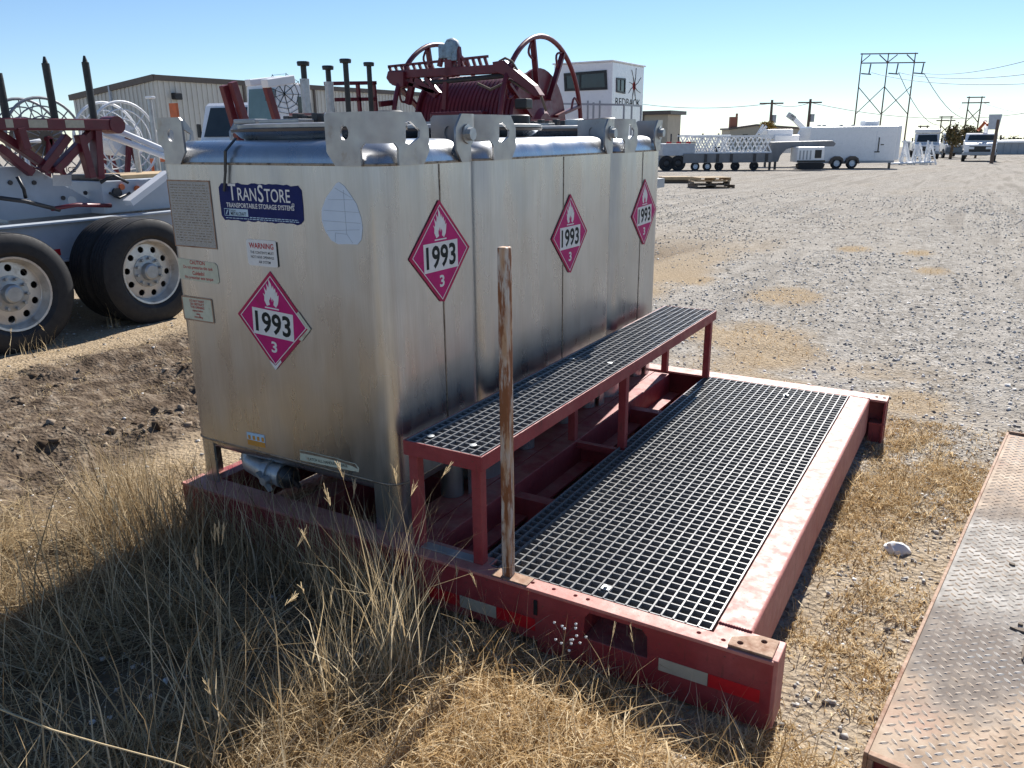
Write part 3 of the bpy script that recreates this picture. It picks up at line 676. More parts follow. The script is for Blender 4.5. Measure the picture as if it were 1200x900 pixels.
b = MB(); b.plate(rectp(.093, .051, .006), [rectp(.087, .045, .004)], F, .0015, .002); b.build('frame', 'rust_plate', CL)
for i, (t, sz) in enumerate((('DO NOT PAINT', .014), ('OR OBSTRUCT', .014), ('THIS OPENING', .014), ('inspect before', .0125), ('using', .0125), ('every filling', .0125))): ln(CL, t, F, 0, .033 - .0132 * i, sz, 'red_ink', .9, .0002, .0022)
F = FR(-.190, 1.442)                                                   # pale egg-shaped remnant of a label
egg = [(.0, .105), (.022, .092), (.045, .065), (.068, .035), (.084, -.01), (.088, -.045), (.080, -.085), (.062, -.103), (.02, -.104), (-.022, -.107), (-.052, -.095), (-.075, -.065), (-.088, -.03), (-.085, .01), (-.062, .05), (-.03, .082), (-.012, .1)]
b = MB(); b.prism([(u * 1.05, v) for u, v in reversed(egg)], F, 0, .001); EG = tag(b.build('label_remnant', 'pale_label', T1), 'pale egg-shaped torn label with crease lines')
b = MB()
for p, q in (((-.055, .045), (.06, .048)), ((-.08, .008), (.08, .006)), ((-.086, -.028), (.084, -.03)), ((-.07, -.062), (.078, -.052)), ((.018, .08), (.02, -.07)), ((-.035, -.1), (-.032, -.068)), ((-.032, -.068), (.02, -.07)), ((.02, -.07), (.045, -.1)), ((-.02, .085), (.05, .055))):
    q1, q2 = Vector(F(*p, .0013)), Vector(F(*q, .0013)); b.bar(q1, q2, .0006, .0016, (0, 0, 1))
b.build('crease_line', 'label_line', EG)
F = FR(-.745, .502, R(2))
b = MB(); b.prism(rectp(.052, .028), F, 0, .001); SL = tag(b.build('small_label', 'lightblue', T1), 'small faded blue and orange sticker')
b = MB(); b.prism([(-.052, -.028), (.052, -.028), (.052, -.006), (-.052, -.004)], F, .001, .0013)
for i in range(4): b.prism([(-.045 + .026 * i, -.002), (-.03 + .026 * i, -.002), (-.03 + .026 * i, .016), (-.045 + .026 * i, .016)], F, .001, .0013)
b.build('print_band', 'orange', SL)
F = FR(-.352, .489, R(3))
b = MB(); b.prism([(-.15, -.020), (.155, -.024), (.16, -.008), (.142, .010), (.09, .012), (.04, .018), (-.03, .020), (-.09, .024), (-.145, .024)], F, 0, .001); TL = tag(b.build('torn_label', 'cream', T1), 'torn cream strip along the lower edge')
b = MB(); b.prism([(-.145, .012), (-.03, .010), (.05, .006), (.13, -.004), (.154, -.012), (.142, .008), (.09, .010), (.04, .016), (-.03, .018), (-.09, .022), (-.143, .022)], F, .001, .0013); b.build('dirt_band', 'weld', TL)
ln(TL, 'LATCH ALL HANDLES AT BASE', F, 0, -.008, .0165, 'ink', .9, .0002, .0016)
# strap hanging over the shoulder, valve under the front
a = at(271, 166, Y=.02)
b = MB(); b.bar((a.x, -.012, ZW1 + .045), (a.x - .015, -.010, ZW1 - .03), .012, .004, (0, 1, 0)); b.bar((a.x - .015, -.010, ZW1 - .03), (a.x - .032, -.012, ZW1 - .10), .010, .004, (0, 1, 0)); b.bar((a.x + .004, .04, ZW1 + .09), (a.x, -.012, ZW1 + .045), .012, .004); b.build('strap', 'black', T1)
vz = .345
b = MB(); b.tube([(-.885, .10, .40), (-.885, .09, .365), (-.86, .07, .350), (-.80, .055, vz), (-.74, .045, vz - .002)], [.05, .05, .048, .044, .044], 18)
b.lathe([(0, .044), (0, .056), (.03, .056), (.03, .047), (.075, .047), (.075, .052), (.10, .052), (.10, .043)], (-.745, .045, vz), 'x', 20); V = b.build('outlet_valve', 'grey_galv', T1, auto=40)
b = MB(); b.lathe([(0, .045), (.012, .050), (.035, .046), (.055, .030), (.06, .0)], (-.643, .045, vz), 'x', 18); b.bar((-.62, .03, vz + .03), (-.54, .02, vz - .02), .012, .02); b.build('dust_cap', 'black', V, auto=40)
b = MB(); b.lathe([(0, .018), (-.03, .018), (-.03, .0)], (-.70, -.002, vz - .01), 'y', 12); b.bar((-.74, -.02, vz + .02), (-.67, -.018, vz - .05), .02, .01); b.build('valve_handle', 'grey_galv', V, auto=40)

# ================================================================ DIAMOND PLATE RAMP (right foreground)
RP = thing('steel_ramp', 'worn tan and grey diamond plate steel ramp lying on the grass', 'ramp', (1.652, -.135, 0), R(-6.5), world=False)
def ramp_mat():
    m, nt, b, pos = newmat('worn_diamond_plate')
    tc = nd(nt, 'ShaderNodeTexCoord'); co = tc.outputs['Object']
    sp = nd(nt, 'ShaderNodeSeparateXYZ'); nt.links.new(co, sp.inputs[0])
    wv = noise(nt, co, 2.6, 5, .6)
    ma = nd(nt, 'ShaderNodeMath', operation='MULTIPLY_ADD'); nt.links.new(wv, ma.inputs[0]); ma.inputs[1].default_value = 1.5; nt.links.new(sp.outputs['Y'], ma.inputs[2])
    base = ramp(nt, noise(nt, co, 9, 6, .65), [(.3, (.20, .13, .08)), (.5, (.35, .255, .175)), (.7, (.44, .35, .26))])
    pink = mixc(nt, maprange(nt, noise(nt, co, 4., 5), .55, .75, 0, .6), base, (.34, .17, .12))
    grey = ramp(nt, noise(nt, co, 12, 6, .65), [(.3, (.10, .09, .08)), (.5, (.27, .25, .225)), (.7, (.44, .42, .39))])
    f1 = maprange(nt, ma.outputs[0], 1.2, 1.45); f2 = maprange(nt, ma.outputs[0], 2.6, 2.8, 1, 0)
    mu = nd(nt, 'ShaderNodeMath', operation='MULTIPLY'); nt.links.new(f1, mu.inputs[0]); nt.links.new(f2, mu.inputs[1])
    c = mixc(nt, mu.outputs[0], pink, grey)
    st_ = nd(nt, 'ShaderNodeMath', operation='MULTIPLY'); nt.links.new(maprange(nt, ma.outputs[0], 1.15, 1.4), st_.inputs[0]); nt.links.new(maprange(nt, ma.outputs[0], 1.45, 1.75, 1, 0), st_.inputs[1])
    c = mixc(nt, st_.outputs[0], c, (.10, .075, .06))
    st2 = nd(nt, 'ShaderNodeMath', operation='MULTIPLY'); nt.links.new(maprange(nt, ma.outputs[0], 2.3, 2.6), st2.inputs[0]); nt.links.new(maprange(nt, ma.outputs[0], 2.65, 2.9, 1, 0), st2.inputs[1])
    c = mixc(nt, st2.outputs[0], c, (.12, .085, .06))
    c = mixc(nt, maprange(nt, noise(nt, co, 34, 6, .7), .6, .72, 0, .8), c, (.13, .08, .05))
    nt.links.new(c, b.inputs['Base Color']); b.inputs['Roughness'].default_value = .7; b.inputs['Metallic'].default_value = 0.
    b.inputs['Specular IOR Level'].default_value = .3
    bump(nt, b, noise(nt, co, 70, 4), .3, .003); return m
M['ramp'] = ramp_mat()
M['ramp_tread'] = pm('worn_tread_metal', (.40, .315, .235), .75, 0., .25, 7, (.22, .14, .09), 30, .52, .66, c3=(.42, .40, .37), c3s=1.6, c3lo=.45, c3hi=.6)
RW, RL = 1.25, 2.98
b = MB(); b.box(.012, RW, .02, RL - .012, .088, .098); b.build('plate', 'ramp', RP)
b = MB()
i = 0; y = .05; hl, hw = .0165, .0052
while y < RL - .04:
    x = .035 + (.0 if i % 2 else .0215)
    while x < RW - .05:
        a = R(45) if i % 2 else R(-45); c_, s_ = math.cos(a), math.sin(a)
        tr = lambda u, v, z: (x + u * c_ - v * s_, y + u * s_ + v * c_, z)
        b.add([tr(-hl, 0, .0982), tr(-.006, -hw, .0982), tr(.006, -hw, .0982), tr(hl, 0, .0982), tr(.006, hw, .0982), tr(-.006, hw, .0982), tr(-.009, 0, .1008), tr(.009, 0, .1008)],
              [(0, 1, 6), (1, 2, 7, 6), (2, 3, 7), (3, 4, 7), (4, 5, 6, 7), (5, 0, 6)])
        x += .043
    y += .0215; i += 1
tag(b.build('raised_tread', 'ramp_tread', RP), None, None, None, 'stuff')
b = MB(); b.box(0, .0115, 0, RL, .02, .102); b.box(.012, RW, RL - .0115, RL, .02, .112); b.build('edge_bar', 'rust_plate', RP, bevel=.002)
b = MB(); b.box(.012, RW, 0, .019, .084, .1); b.box(.012, RW, 0, .019, .0, .014)
for x in (.012, .075, .25, .55, .85): b.box(x, x + .014, 0, .019, .0145, .0835)
b.build('front_frame', 'rust_plate', RP, bevel=.002)
b = MB(); b.box(.02, RW, .05, .06, .002, .083); b.build('front_plate', 'red', RP)
b = MB(); b.box(.013, .06, .03, RL - .02, .0, .087); b.build('side_member', 'red', RP)
q = random.Random(9)
for cx, cy, rx_, ry_, n in ((.39, .86, .085, .026, 22), (.30, .885, .055, .014, 16), (.37, .70, .085, .011, 20), (.295, .78, .007, .07, 14), (.33, 1.62, .016, .012, 9), (.37, 1.6, .03, .013, 10), (.24, 1.57, .012, .009, 8), (.2, 1.36, .01, .012, 8), (.31, .94, .014, .009, 8), (.27, .92, .01, .007, 8), (.35, 1.0, .009, .007, 8), (.36, 2.0, .03, .02, 12), (.42, 1.2, .012, .009, 8)):
    p = [(cx + rx_ * math.cos(t) * q.uniform(.6, 1.15), cy + ry_ * math.sin(t) * q.uniform(.6, 1.2)) for t in [2 * math.pi * k / n for k in range(n)]]
    b = MB(); b.prism(p, lambda u, v, d: (u, v, d), .0985, .1035 + q.uniform(0, .004)); b.build('mud_cake', 'dark_wood', RP)
b = MB(); p = [(.33, 1.66), (.36, 1.62), (.42, 1.6), (.5, 1.58), (.5, 1.9), (.40, 1.88), (.36, 1.80), (.335, 1.72)]
b.prism(p, lambda u, v, d: (u, v, d), .0984, .1012); b.build('mud_cake', 'wood', RP)

# pale stone between skid and ramp
def rock(name, loc, sx, sy, sz, mat, label, cat, seed, group=None):
    bm = bmesh.new(); bmesh.ops.create_icosphere(bm, subdivisions=3, radius=1); q = random.Random(seed); ph = [q.uniform(0, 6) for _ in range(9)]
    for v in bm.verts:
        c = v.co; k = 1 + .16 * math.sin(3 * c.x + ph[0]) * math.cos(2.7 * c.y + ph[1]) + .10 * math.sin(6 * c.y + ph[2]) + .08 * math.sin(7 * c.x + 5 * c.z + ph[3])
        v.co = Vector((c.x * k * sx, c.y * k * sy, max(c.z, -.5) * k * sz + sz * .4))
    b = MB(); bm.verts.index_update(); b.add([v.co for v in bm.verts], [[v.index for v in f.verts] for f in bm.faces]); bm.free()
    o = b.build(name, mat, auto=25); o.location = loc; return tag(o, label, cat, group)
p = at(1052, 637, Z=.03); rock('stone', (p.x, p.y, gh(p.x, p.y)), .055, .042, .03, 'stone', 'lone white stone on the dry grass between skid and ramp', 'stone', 4)

# ================================================================ TRAILER AT THE LEFT
def wheel(name, parent, cx, cy, cz, r, wd, face=1, holes=10, rimr=.58, n=48, dish=.10):
    """wheel with its axle along x; face=+1 looks to +x. Origin at the hub so that copies can be moved."""
    W = bpy.data.objects.new(name, None); COL.objects.link(W); W.empty_display_size = .05
    return W
def make_tyre(r, wd, n=56):
    b = MB(); h = wd / 2; pr = [(-h * .72, r * .61), (-h * .96, r * .69), (-h, r * .80), (-h * .93, r * .93), (-h * .80, r * .985)]
    for k in range(5):
        u0 = -h * .78 + k * h * .325; u1 = u0 + h * .25
        pr += [(u0, r * 1.0), (u1, r * 1.0), (u1 + .004, r * .975), (u1 + h * .06, r * .975)]
    pr += [(h * .80, r * .985), (h * .93, r * .93), (h, r * .80), (h * .96, r * .69), (h * .72, r * .61)]
    b.lathe(pr, (0, 0, 0), 'x', n); return b
def make_rim(r, wd, outer=True):
    """dished ten-hole wheel disc, face to +x"""
    b = MB(); h = wd / 2; R0 = r * .625; fx = h * .15 if outer else h * .9
    b.lathe([(h * .70, R0), (h * .80, R0 * .985), (h * .78, R0 * .93), (h * .5, R0 * .90), (fx, R0 * .86), (fx - .01, R0 * .82)], (0, 0, 0), 'x', 40)
    hs = [circ(R0 * .68 * math.cos(2 * math.pi * k / 10), R0 * .68 * math.sin(2 * math.pi * k / 10), R0 * .098, 10) for k in range(10)]
    b.plate(circ(0, 0, R0 * .83, 40), hs, lambda u, v, d: (fx + d + .03 * (1 - min(math.hypot(u, v) / (R0 * .83), 1)), u, v), -.012, 0, circ(0, 0, R0 * .45, 16))
    return b, fx
TR = thing('flatbed_trailer', 'grey steel trailer with dual wheels and a red cradle behind the tanks', 'trailer', (-6.3, 2.6, 0))
WR = .5
tyre_me = make_tyre(WR, .27); rim_b, fx = make_rim(WR, .27)
def wheel_part(parent, x, y, z, flip=False, rim=True, r=WR):
    o = tyre_me.build('tyre', 'rubber', None, auto=30); t0 = o.data; bpy.data.objects.remove(o)
    return t0
TY = wheel_part(None, 0, 0, 0)
o = rim_b.build('rim', 'rim', None, auto=30); RIM = o.data; bpy.data.objects.remove(o)
bh = MB(); bh.lathe([(fx - .005, .155), (fx + .02, .15), (fx + .03, .085), (fx + .075, .075), (fx + .085, .06), (fx + .085, 0)], (0, 0, 0), 'x', 24); o = bh.build('hub', 'grey_galv', None, auto=30); HUB = o.data; bpy.data.objects.remove(o)
bn = MB()
for k in range(10):
    t = 2 * math.pi * (k + .5) / 10; bn.lathe([(fx + .02, .014), (fx + .055, .014), (fx + .055, 0)], (0, .128 * math.cos(t), .128 * math.sin(t)), 'x', 6)
o = bn.build('nut', 'grey_galv', None); NUT = o.data; bpy.data.objects.remove(o)
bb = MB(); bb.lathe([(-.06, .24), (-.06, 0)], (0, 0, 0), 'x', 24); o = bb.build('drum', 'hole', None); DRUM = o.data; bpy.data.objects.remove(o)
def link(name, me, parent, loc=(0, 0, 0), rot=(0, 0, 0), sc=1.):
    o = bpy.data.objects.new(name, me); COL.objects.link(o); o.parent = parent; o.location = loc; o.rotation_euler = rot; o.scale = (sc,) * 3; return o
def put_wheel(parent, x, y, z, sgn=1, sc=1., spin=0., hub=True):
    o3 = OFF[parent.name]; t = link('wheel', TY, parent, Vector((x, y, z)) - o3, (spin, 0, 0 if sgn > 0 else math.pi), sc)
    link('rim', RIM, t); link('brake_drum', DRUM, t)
    if hub:
        link('hub', HUB, t); tag(link('wheel_nuts', NUT, t), kind='stuff')
    return t
for y, spin in ((1.40, .2), (2.69, .5)):
    put_wheel(TR, -5.185, y, WR - .01, 1, 1, spin); put_wheel(TR, -5.50, y, WR - .01, 1, 1, spin + .3, False)
    put_wheel(TR, -7.5, y, WR - .01, -1, 1, spin); put_wheel(TR, -7.19, y, WR - .01, -1, 1, spin, False)
    b = MB(); b.tube([(-7.4, y, WR), (-5.3, y, WR)], .07, 12); b.build('axle', 'dark_steel', TR)
for x in (-5.80, -6.9):
    b = MB(); b.box(x - .075, x + .075, -.8, 8.6, .955, .975); b.box(x - .008, x + .008, -.8, 8.6, .62, .9545); b.box(x - .075, x + .075, -.8, 8.6, .60, .6195); b.build('frame_beam', 'trailer', TR, bevel=.003)
for y in (.4, 2.05, 3.6, 5, 6.6, 8.2):
    b = MB(); b.box(-6.88, -5.82, y, y + .08, .68, .9); b.build('cross_member', 'trailer', TR)
b = MB(); b.box(-6.88, -5.82, -.7, 3.4, .64, .66); b.build('belly_plate', 'dark_steel', TR)
for y0, y1, mt in ((1.80, 2.02, 'tape_white'), (2.025, 2.25, 'tape_red')):
    b = MB(); b.box(-5.7905, -5.7885, y0, y1, .66, .72); b.build('reflective_tape', mt, TR)
b = MB(); b.box(-5.95, -5.75, 1.75, 2.35, .45, .615); b.build('suspension_hanger', 'dark_steel', TR, bevel=.01)
# upright side plates carrying the cradle
pts = [(.2, .98), (3.05, .98), (2.9, 1.12), (2.42, 1.43), (2.2, 1.47), (.2, 1.47)]
b = MB(); b.plate(pts, [circ(2.72, 1.12, .045, 14)], lambda u, v, d: (d, u, v), -6.25, -6.235); SP = b.build('side_plate', 'trailer', TR, bevel=.003)
ptt = [at(x, y, X=-6.23) for x, y in ((62, 205), (84, 205), (84, 218), (62, 218))]
b = MB(); b.prism([(p.y, p.z) for p in ptt], lambda u, v, d: (d, u, v), -6.2345, -6.233); b.build('notice', 'paper', SP)
b = MB(); b.plate([(-.5, .98), (1.9, .98), (1.2, 1.22), (.7, 1.30), (-.5, 1.34)], [circ(.9, 1.13, .03, 12)], lambda u, v, d: (d, u, v), -6.06, -6.045); b.build('side_plate', 'trailer', TR, bevel=.003)
b = MB(); b.bar((-6.05, -.5, 1.345), (-6.05, .7, 1.305), .05, .03); b.bar((-6.05, .7, 1.305), (-6.05, 1.95, .985), .05, .03); b.build('edge_bar', 'grey_galv', TR)
p0, p1 = at(150, 238, X=-5.82), at(196, 203, X=-5.82)
b = MB(); b.bar(p0, p1, .12, .06); b.build('brace', 'white', TR)
b = MB(); b.box(-6.7, -6.0, 2.9, 4.6, .98, 1.30, .01); b.build('tool_box', 'trailer', TR)
b = MB(); b.box(-6.6, -6.1, 2.95, 3.2, 1.301, 1.36, .01); b.lathe([(0, .05), (.03, .05), (.03, 0)], (-6.0, 3.05, 1.18), 'x', 16); b.build('lamp_box', 'dark_steel', TR, auto=40)
for x, y in ((142, 219), (160, 221)):
    p = at(x, y, X=-5.99); b = MB(); b.lathe([(0, .03), (.02, .03), (.02, 0)], p, 'x', 12); b.build('marker_lamp', 'orange_paint', TR, auto=40)
for k, (pa, pb, pc, rr_, mt) in enumerate((((118, 214), (132, 205), (150, 214), .016, 'black'), ((128, 226), (140, 232), (152, 226), .014, 'black'), ((20, 207), (28, 222), (30, 232), .016, 'black'), ((0, 232), (30, 236), (70, 246), .02, 'dark_steel'), ((60, 245), (90, 240), (130, 241), .02, 'maroon'))):
    b = MB(); b.tube([at(*pa, X=-5.95), at(*pb, X=-5.93), at(*pc, X=-5.95)], rr_, 8); b.build('hose', mt, TR, smooth=True)
for px_, py_ in ((12, 214), (40, 214), (74, 232), (100, 226), (110, 232)):
    b = MB(); p = at(px_, py_, X=-6.23); b.lathe([(0, .022), (.012, .022), (.012, 0)], (-6.2345, p.y, p.z), 'x', 8); b.build('bolt', 'dark_steel', TR)
b = MB(); p = at(74, 197, X=-6.23); text_mb('NOTICE', .07, lambda u, v, d: (-6.2335, p.y + u, p.z - .02 + v), bold=.001).build('lettering', 'ink', SP)
# red cradle
CRX = -6.1
q = lambda px, py: at(px, py, X=CRX)
z0, z1 = q(60, 153).z, q(60, 139).z
b = MB(); b.box(CRX - .09, CRX + .09, .6, q(133, 146).y, z0, z1, .01); CB = b.build('cradle_beam', 'maroon', TR)
b = MB(); b.lathe([(-.1, .085), (.1, .085), (.1, 0)], (CRX, q(131, 148).y, (z0 + z1) / 2), 'x', 20); b.build('roller', 'maroon', TR, auto=40)
for a_, c_ in ((0, 9), (27, 49), (70, 92)):
    b = MB(); b.box(CRX + .0905, CRX + .092, q(a_, 145).y, q(c_, 145).y, (z0 + z1) / 2 - .03, z1 - .012); b.build('reflective_tape', 'tape_white', CB)
def member(pa, pb, w_, nm='strut', dx=0., mt='maroon'):
    b = MB(); a, c = q(*pa), q(*pb); a.x += dx; c.x += dx; b.bar(a, c, .07, w_, (1, 0, 0)); return b.build(nm, mt, TR, bevel=.004)
for k, (pa, pb) in enumerate((((0, 155), (66, 200)), ((0, 172), (40, 203)), ((80, 160), (50, 200)), ((108, 154), (64, 200)), ((110, 150), (114, 210)), ((90, 158), (104, 208)), ((18, 150), (26, 175)))): member(pa, pb, .09 if k != 4 else .12, dx=.02 * k - .06)
for k, (px_, pyt, pyb) in enumerate(((8, 86, 140), (64, 67, 138), (110, 66, 138))):
    b = MB(); a = q(px_, pyb); zt = q(px_ - 2, pyt).z; rr = .034
    b.tube([(CRX, a.y, z1 + .001), (CRX, a.y, zt - .06), (CRX, a.y, zt - (.0 if k == 0 else .055))], [rr, rr, rr * (.95 if k == 0 else .7)], 12)
    if k: b.tube([(CRX, a.y, zt - .054), (CRX, a.y, zt)], [rr * .7, rr * .3], 12)
    b.build('stake_post', 'black', TR, auto=40)
for pa, pb in (((126, 148), (192, 176)), ((122, 157), (187, 181))):
    b = MB(); a, c = at(*pa, X=-6.4), at(*pb, X=-6.0); b.tube([a, c, c + (c - a) * .4], .032, 12); b.build('boom_tube', 'white', TR, auto=40)
b = MB(); b.box(-6.9, -6.2, 3.1, 6.5, 1.29, 1.34); b.build('deck_plank', 'wood', TR)
b = MB(); a, c = at(28, 167, X=-6.8), at(47, 165, X=-6.8); b.tube([(a.x, a.y, 1.0), a, c], .022, 8); b.build('hand_rail', 'white', TR, auto=40)

# four capped stake posts and rail on the trailer's rear
RK = thing('stake_rack', 'red rack with four black capped posts rising behind the front tank', 'rack', (-6.0, 6.3, 0))
b = MB(); b.box(-6.35, -5.65, 5.5, 7.2, .976, 1.10); b.build('base_frame', 'maroon', RK, bevel=.005)
for k, (px_, pyt) in enumerate(((355, 72), (384, 77), (404.5, 69), (432, 73))):
    xx = -5.8 if k in (0, 2) else -6.15
    a = at(px_, pyt, X=xx); b = MB(); b.tube([(xx, a.y, 1.101), (xx, a.y, a.z - .05)], .036, 14); PO = b.build('post', 'black', RK, auto=40)
    b = MB(); b.lathe([(-.05, .036), (-.05, .072), (-.012, .078), (0, .072), (0, 0)], (xx, a.y, a.z), 'z', 18); b.build('cap', 'black', PO, auto=40)
    if k < 2: b = MB(); b.tube([(xx, a.y, 1.102), (xx, a.y, a.z - .20)], .058, 14); b.build('sleeve', 'grey_galv', PO, auto=40)
for pa, pb, w_ in (((381, 98), (440, 97), .05), ((385, 117), (440, 116), .05), ((419, 97), (422, 132), .04), ((438, 97), (441, 132), .04), ((445, 122), (462, 120), .08)):
    b = MB(); b.bar(at(*pa, X=-6.5), at(*pb, X=-6.5), .05, w_); b.build('rail', 'maroon', RK)

# ================================================================ COILED TUBING REEL
RC = Vector((-4.48, 9.45, 1.81)); RR = 1.32; LW = -1.92
RE = thing('tubing_reel', 'large maroon reel with two spoked wheels and a ladder-like guide arm', 'reel', (RC.x + LW / 2, RC.y, 0))
def torus(b, c, R0, r, n=64, k=8):
    s_ = len(b.v)
    for i in range(n):
        t = 2 * math.pi * i / n
        for j in range(k):
            u = 2 * math.pi * j / k; b.v.append((c.x + r * math.sin(u), c.y + (R0 + r * math.cos(u)) * math.cos(t), c.z + (R0 + r * math.cos(u)) * math.sin(t)))
    for i in range(n):
        for j in range(k): b.f.append((s_ + i * k + j, s_ + ((i + 1) % n) * k + j, s_ + ((i + 1) % n) * k + (j + 1) % k, s_ + i * k + (j + 1) % k))
for dx, rad in ((0, RR), (LW, RR * 1.0)):
    c = RC + Vector((dx, 0, .0)); b = MB(); torus(b, c, rad, .038); W = b.build('wheel_rim', 'maroon', RE, smooth=True)
    for k in range(8):
        t = 2 * math.pi * (k + .35) / 8; d = Vector((0, math.cos(t), math.sin(t))); n_ = Vector((0, -d.z, d.y))
        b = MB(); b.bar(c + d * .45 + n_ * .06, c + d * (rad - .03), .04, .085, (1, 0, 0)); b.build('spoke', 'maroon', W)
        b = MB(); pts = [c + d * (rad - .04 - .26 * j / 6) + n_ * (.04 + .13 * math.sin(math.pi * j / 6)) for j in range(7)]; b.tube(pts, .018, 6); b.build('hand_loop', 'maroon', W)
    b = MB(); sx = .10 if dx == 0 else -.10
    b.lathe([(-.02, .0), (-.02, .88), (.02, .88), (.02, .62), (.05, .3), (.12, .22), (.12, 0)], c - Vector((sx * .8, 0, 0)), 'x', 40); b.build('flange_disc', 'maroon', RE, auto=35)
b = MB(); prd = [(LW + .1, .80)]
for k in range(24): prd += [(LW + .1 + (k + .2) * (-LW - .2) / 24, .82), (LW + .1 + (k + .8) * (-LW - .2) / 24, .82), (LW + .1 + (k + 1) * (-LW - .2) / 24, .80)]
b.lathe(prd, RC, 'x', 40); b.build('drum', 'maroon', RE, auto=35)
b = MB(); b.tube([RC + Vector((LW - .3, 0, 0)), RC + Vector((.25, 0, 0))], .09, 14); b.build('axle', 'dark_steel', RE, auto=40)
for dx in (.18, LW - .22):
    for dy in (-1.0, 1.0):
        b = MB(); b.bar(RC + Vector((dx, dy, -1.02)), RC + Vector((dx, dy * .1, -.05)), .1, .12); b.build('stand_leg', 'maroon', RE)
b = MB(); b.box(RC.x + LW - .4, RC.x + .35, RC.y - 1.5, RC.y + 1.5, .55, .79); b.build('base_frame', 'maroon', RE, bevel=.01)
for dx in (LW - .2, .1): b = MB(); b.box(RC.x + dx - .1, RC.x + dx + .1, RC.y - 1.4, RC.y + 1.4, -.06, .549); b.build('support_beam', 'dark_steel', RE)
b = MB(); b.box(RC.x + LW + .45, RC.x - .5, RC.y - 1.0, RC.y - .84, .8, RC.z + .25, .03); b.build('drum_guard', 'maroon', RE)
# guide arm in front of the drum
AY = RC.y - 1.05; z = lambda px, py: at(px, py, Y=AY)
a0, a1 = z(458, 88), z(602, 80)
b = MB(); b.bar(a0, a1, .12, .12, (0, 0, 1)); AR = b.build('guide_arm', 'maroon', RE, bevel=.01)
b = MB(); b.bar(z(455, 78), z(572, 66), .03, .035); b.build('guide_rail', 'maroon', AR)
for k in range(17):
    f = k / 16; p_, q_ = z(456 + 112 * f, 78 - 10.5 * f), z(461 + 112 * f, 89 - 6 * f)
    if 7 < k < 11: continue
    b = MB(); b.bar(p_, q_, .03, .04); b.build('rung', 'maroon', AR)
b = MB(); b.tube([z(460, 97), z(470, 100), z(598, 88)], .035, 8); b.build('guide_rod', 'dark_steel', AR)
b = MB(); b.prism([(z(x, y).x, z(x, y).z) for x, y in ((460, 84), (478, 84), (478, 102), (474, 104), (462, 98), (458, 92))], lambda u, v, d: (u, d, v), AY - .12, AY + .12); b.build('arm_end', 'maroon', AR, bevel=.01)
for pa, pb, w_ in (((485, 90), (478, 122), .09), ((486, 92), (512, 112), .09), ((470, 95), (510, 108), .05), ((499, 91), (515, 110), .06), ((523, 84), (521, 128), .06)):
    b = MB(); b.bar(z(*pa), z(*pb), .07, w_); b.build('arm_brace', 'maroon', AR)
b = MB(); b.prism([(z(x, y).x, z(x, y).z) for x, y in ((580, 73), (592, 71), (606, 82), (628, 100), (636, 112), (630, 114), (602, 92), (582, 84))], lambda u, v, d: (u, d, v), AY - .08, AY + .08); b.build('arm_bracket', 'maroon', AR, bevel=.01)
b = MB(); c = z(527, 60); b.lathe([(-.07, .0), (-.07, .10), (-.03, .13), (.03, .13), (.07, .10), (.07, 0)], c + Vector((.04, 0, .05)), 'y', 9); b.box(c.x - .16, c.x + .08, c.y - .08, c.y + .08, c.z - .10, c.z + .10, .03); b.box(c.x - .02, c.x + .15, c.y - .06, c.y + .06, c.z - .14, c.z + .02, .02); b.build('counter_box', 'lightblue_grey', AR, auto=40)
b = MB(); b.box(c.x - .07, c.x + .07, AY - .06, AY + .06, c.z - .36, c.z - .1, .02); b.bar(z(515, 78), z(520, 55), .06, .06); b.bar(z(540, 80), z(537, 55), .06, .06); b.build('counter_mount', 'maroon', AR)
b = MB()
pth = [z(560, 98), z(575, 105), z(598, 94), z(620, 108), z(634, 112), z(640, 130)]; b.tube(pth, .02, 6); b.build('hydraulic_hose', 'dark_wood', AR, smooth=True)
b = MB(); b.tube([z(585, 72), z(592, 68), z(600, 72), z(606, 82), z(612, 98), z(632, 112)], .018, 6); b.build('hydraulic_hose', 'dark_wood', AR, smooth=True)
b = MB(); b.box(z(606, 1).x, z(620, 1).x, AY - .1, AY + .1, z(606, 128).z, z(606, 116).z, .02); b.build('valve_block', 'black', AR)

# ================================================================ WHITE CONTROL CABIN
c0 = at(718, 72, D=16.); CX, CY, CZ = c0.x, c0.y, c0.z
CBN = thing('control_cabin', 'white control cabin with spider emblem beside the reel', 'cabin', (CX - 1.1, CY + .7, 0))
xl = CX - 1.32; y2 = at(755, 83, X=CX).y
b = MB(); b.box(xl, CX, CY, y2, .75, CZ, .02); CA = b.build('body', 'white_truck', CBN)
b = MB(); b.box(xl - .03, CX + .03, CY - .03, y2 + .03, CZ + .0005, CZ + .03, .01); b.build('roof', 'white', CBN)
f = lambda px, py: at(px, py, Y=CY)
def framed(parent, pts, fn, mat_in='glass', w_=.05, name='window'):
    """pane plus frame from a 2D outline"""
    cx = sum(p[0] for p in pts) / len(pts); cy = sum(p[1] for p in pts) / len(pts)
    ins = [(cx + (u - cx) * (1 - w_ / max(abs(u - cx), .01)), cy + (v - cy) * (1 - w_ / max(abs(v - cy), .01))) for u, v in pts]
    b = MB(); b.plate(pts, [ins], fn, .0005, .02); W = b.build(name, 'black', parent)
    b = MB(); b.prism(ins, fn, .0004, .006); b.build('pane', mat_in, W); return W
wa, wb, wc, wd = f(661, 86), f(711, 82), f(712, 105), f(662, 107)
FY = lambda u, v, d: (u, CY - d, v); FX = lambda u, v, d: (CX + d, u, v)
framed(CBN, [(wd.x, wd.z), (wc.x, wc.z), (wb.x, wb.z), (wa.x, wa.z)], FY)
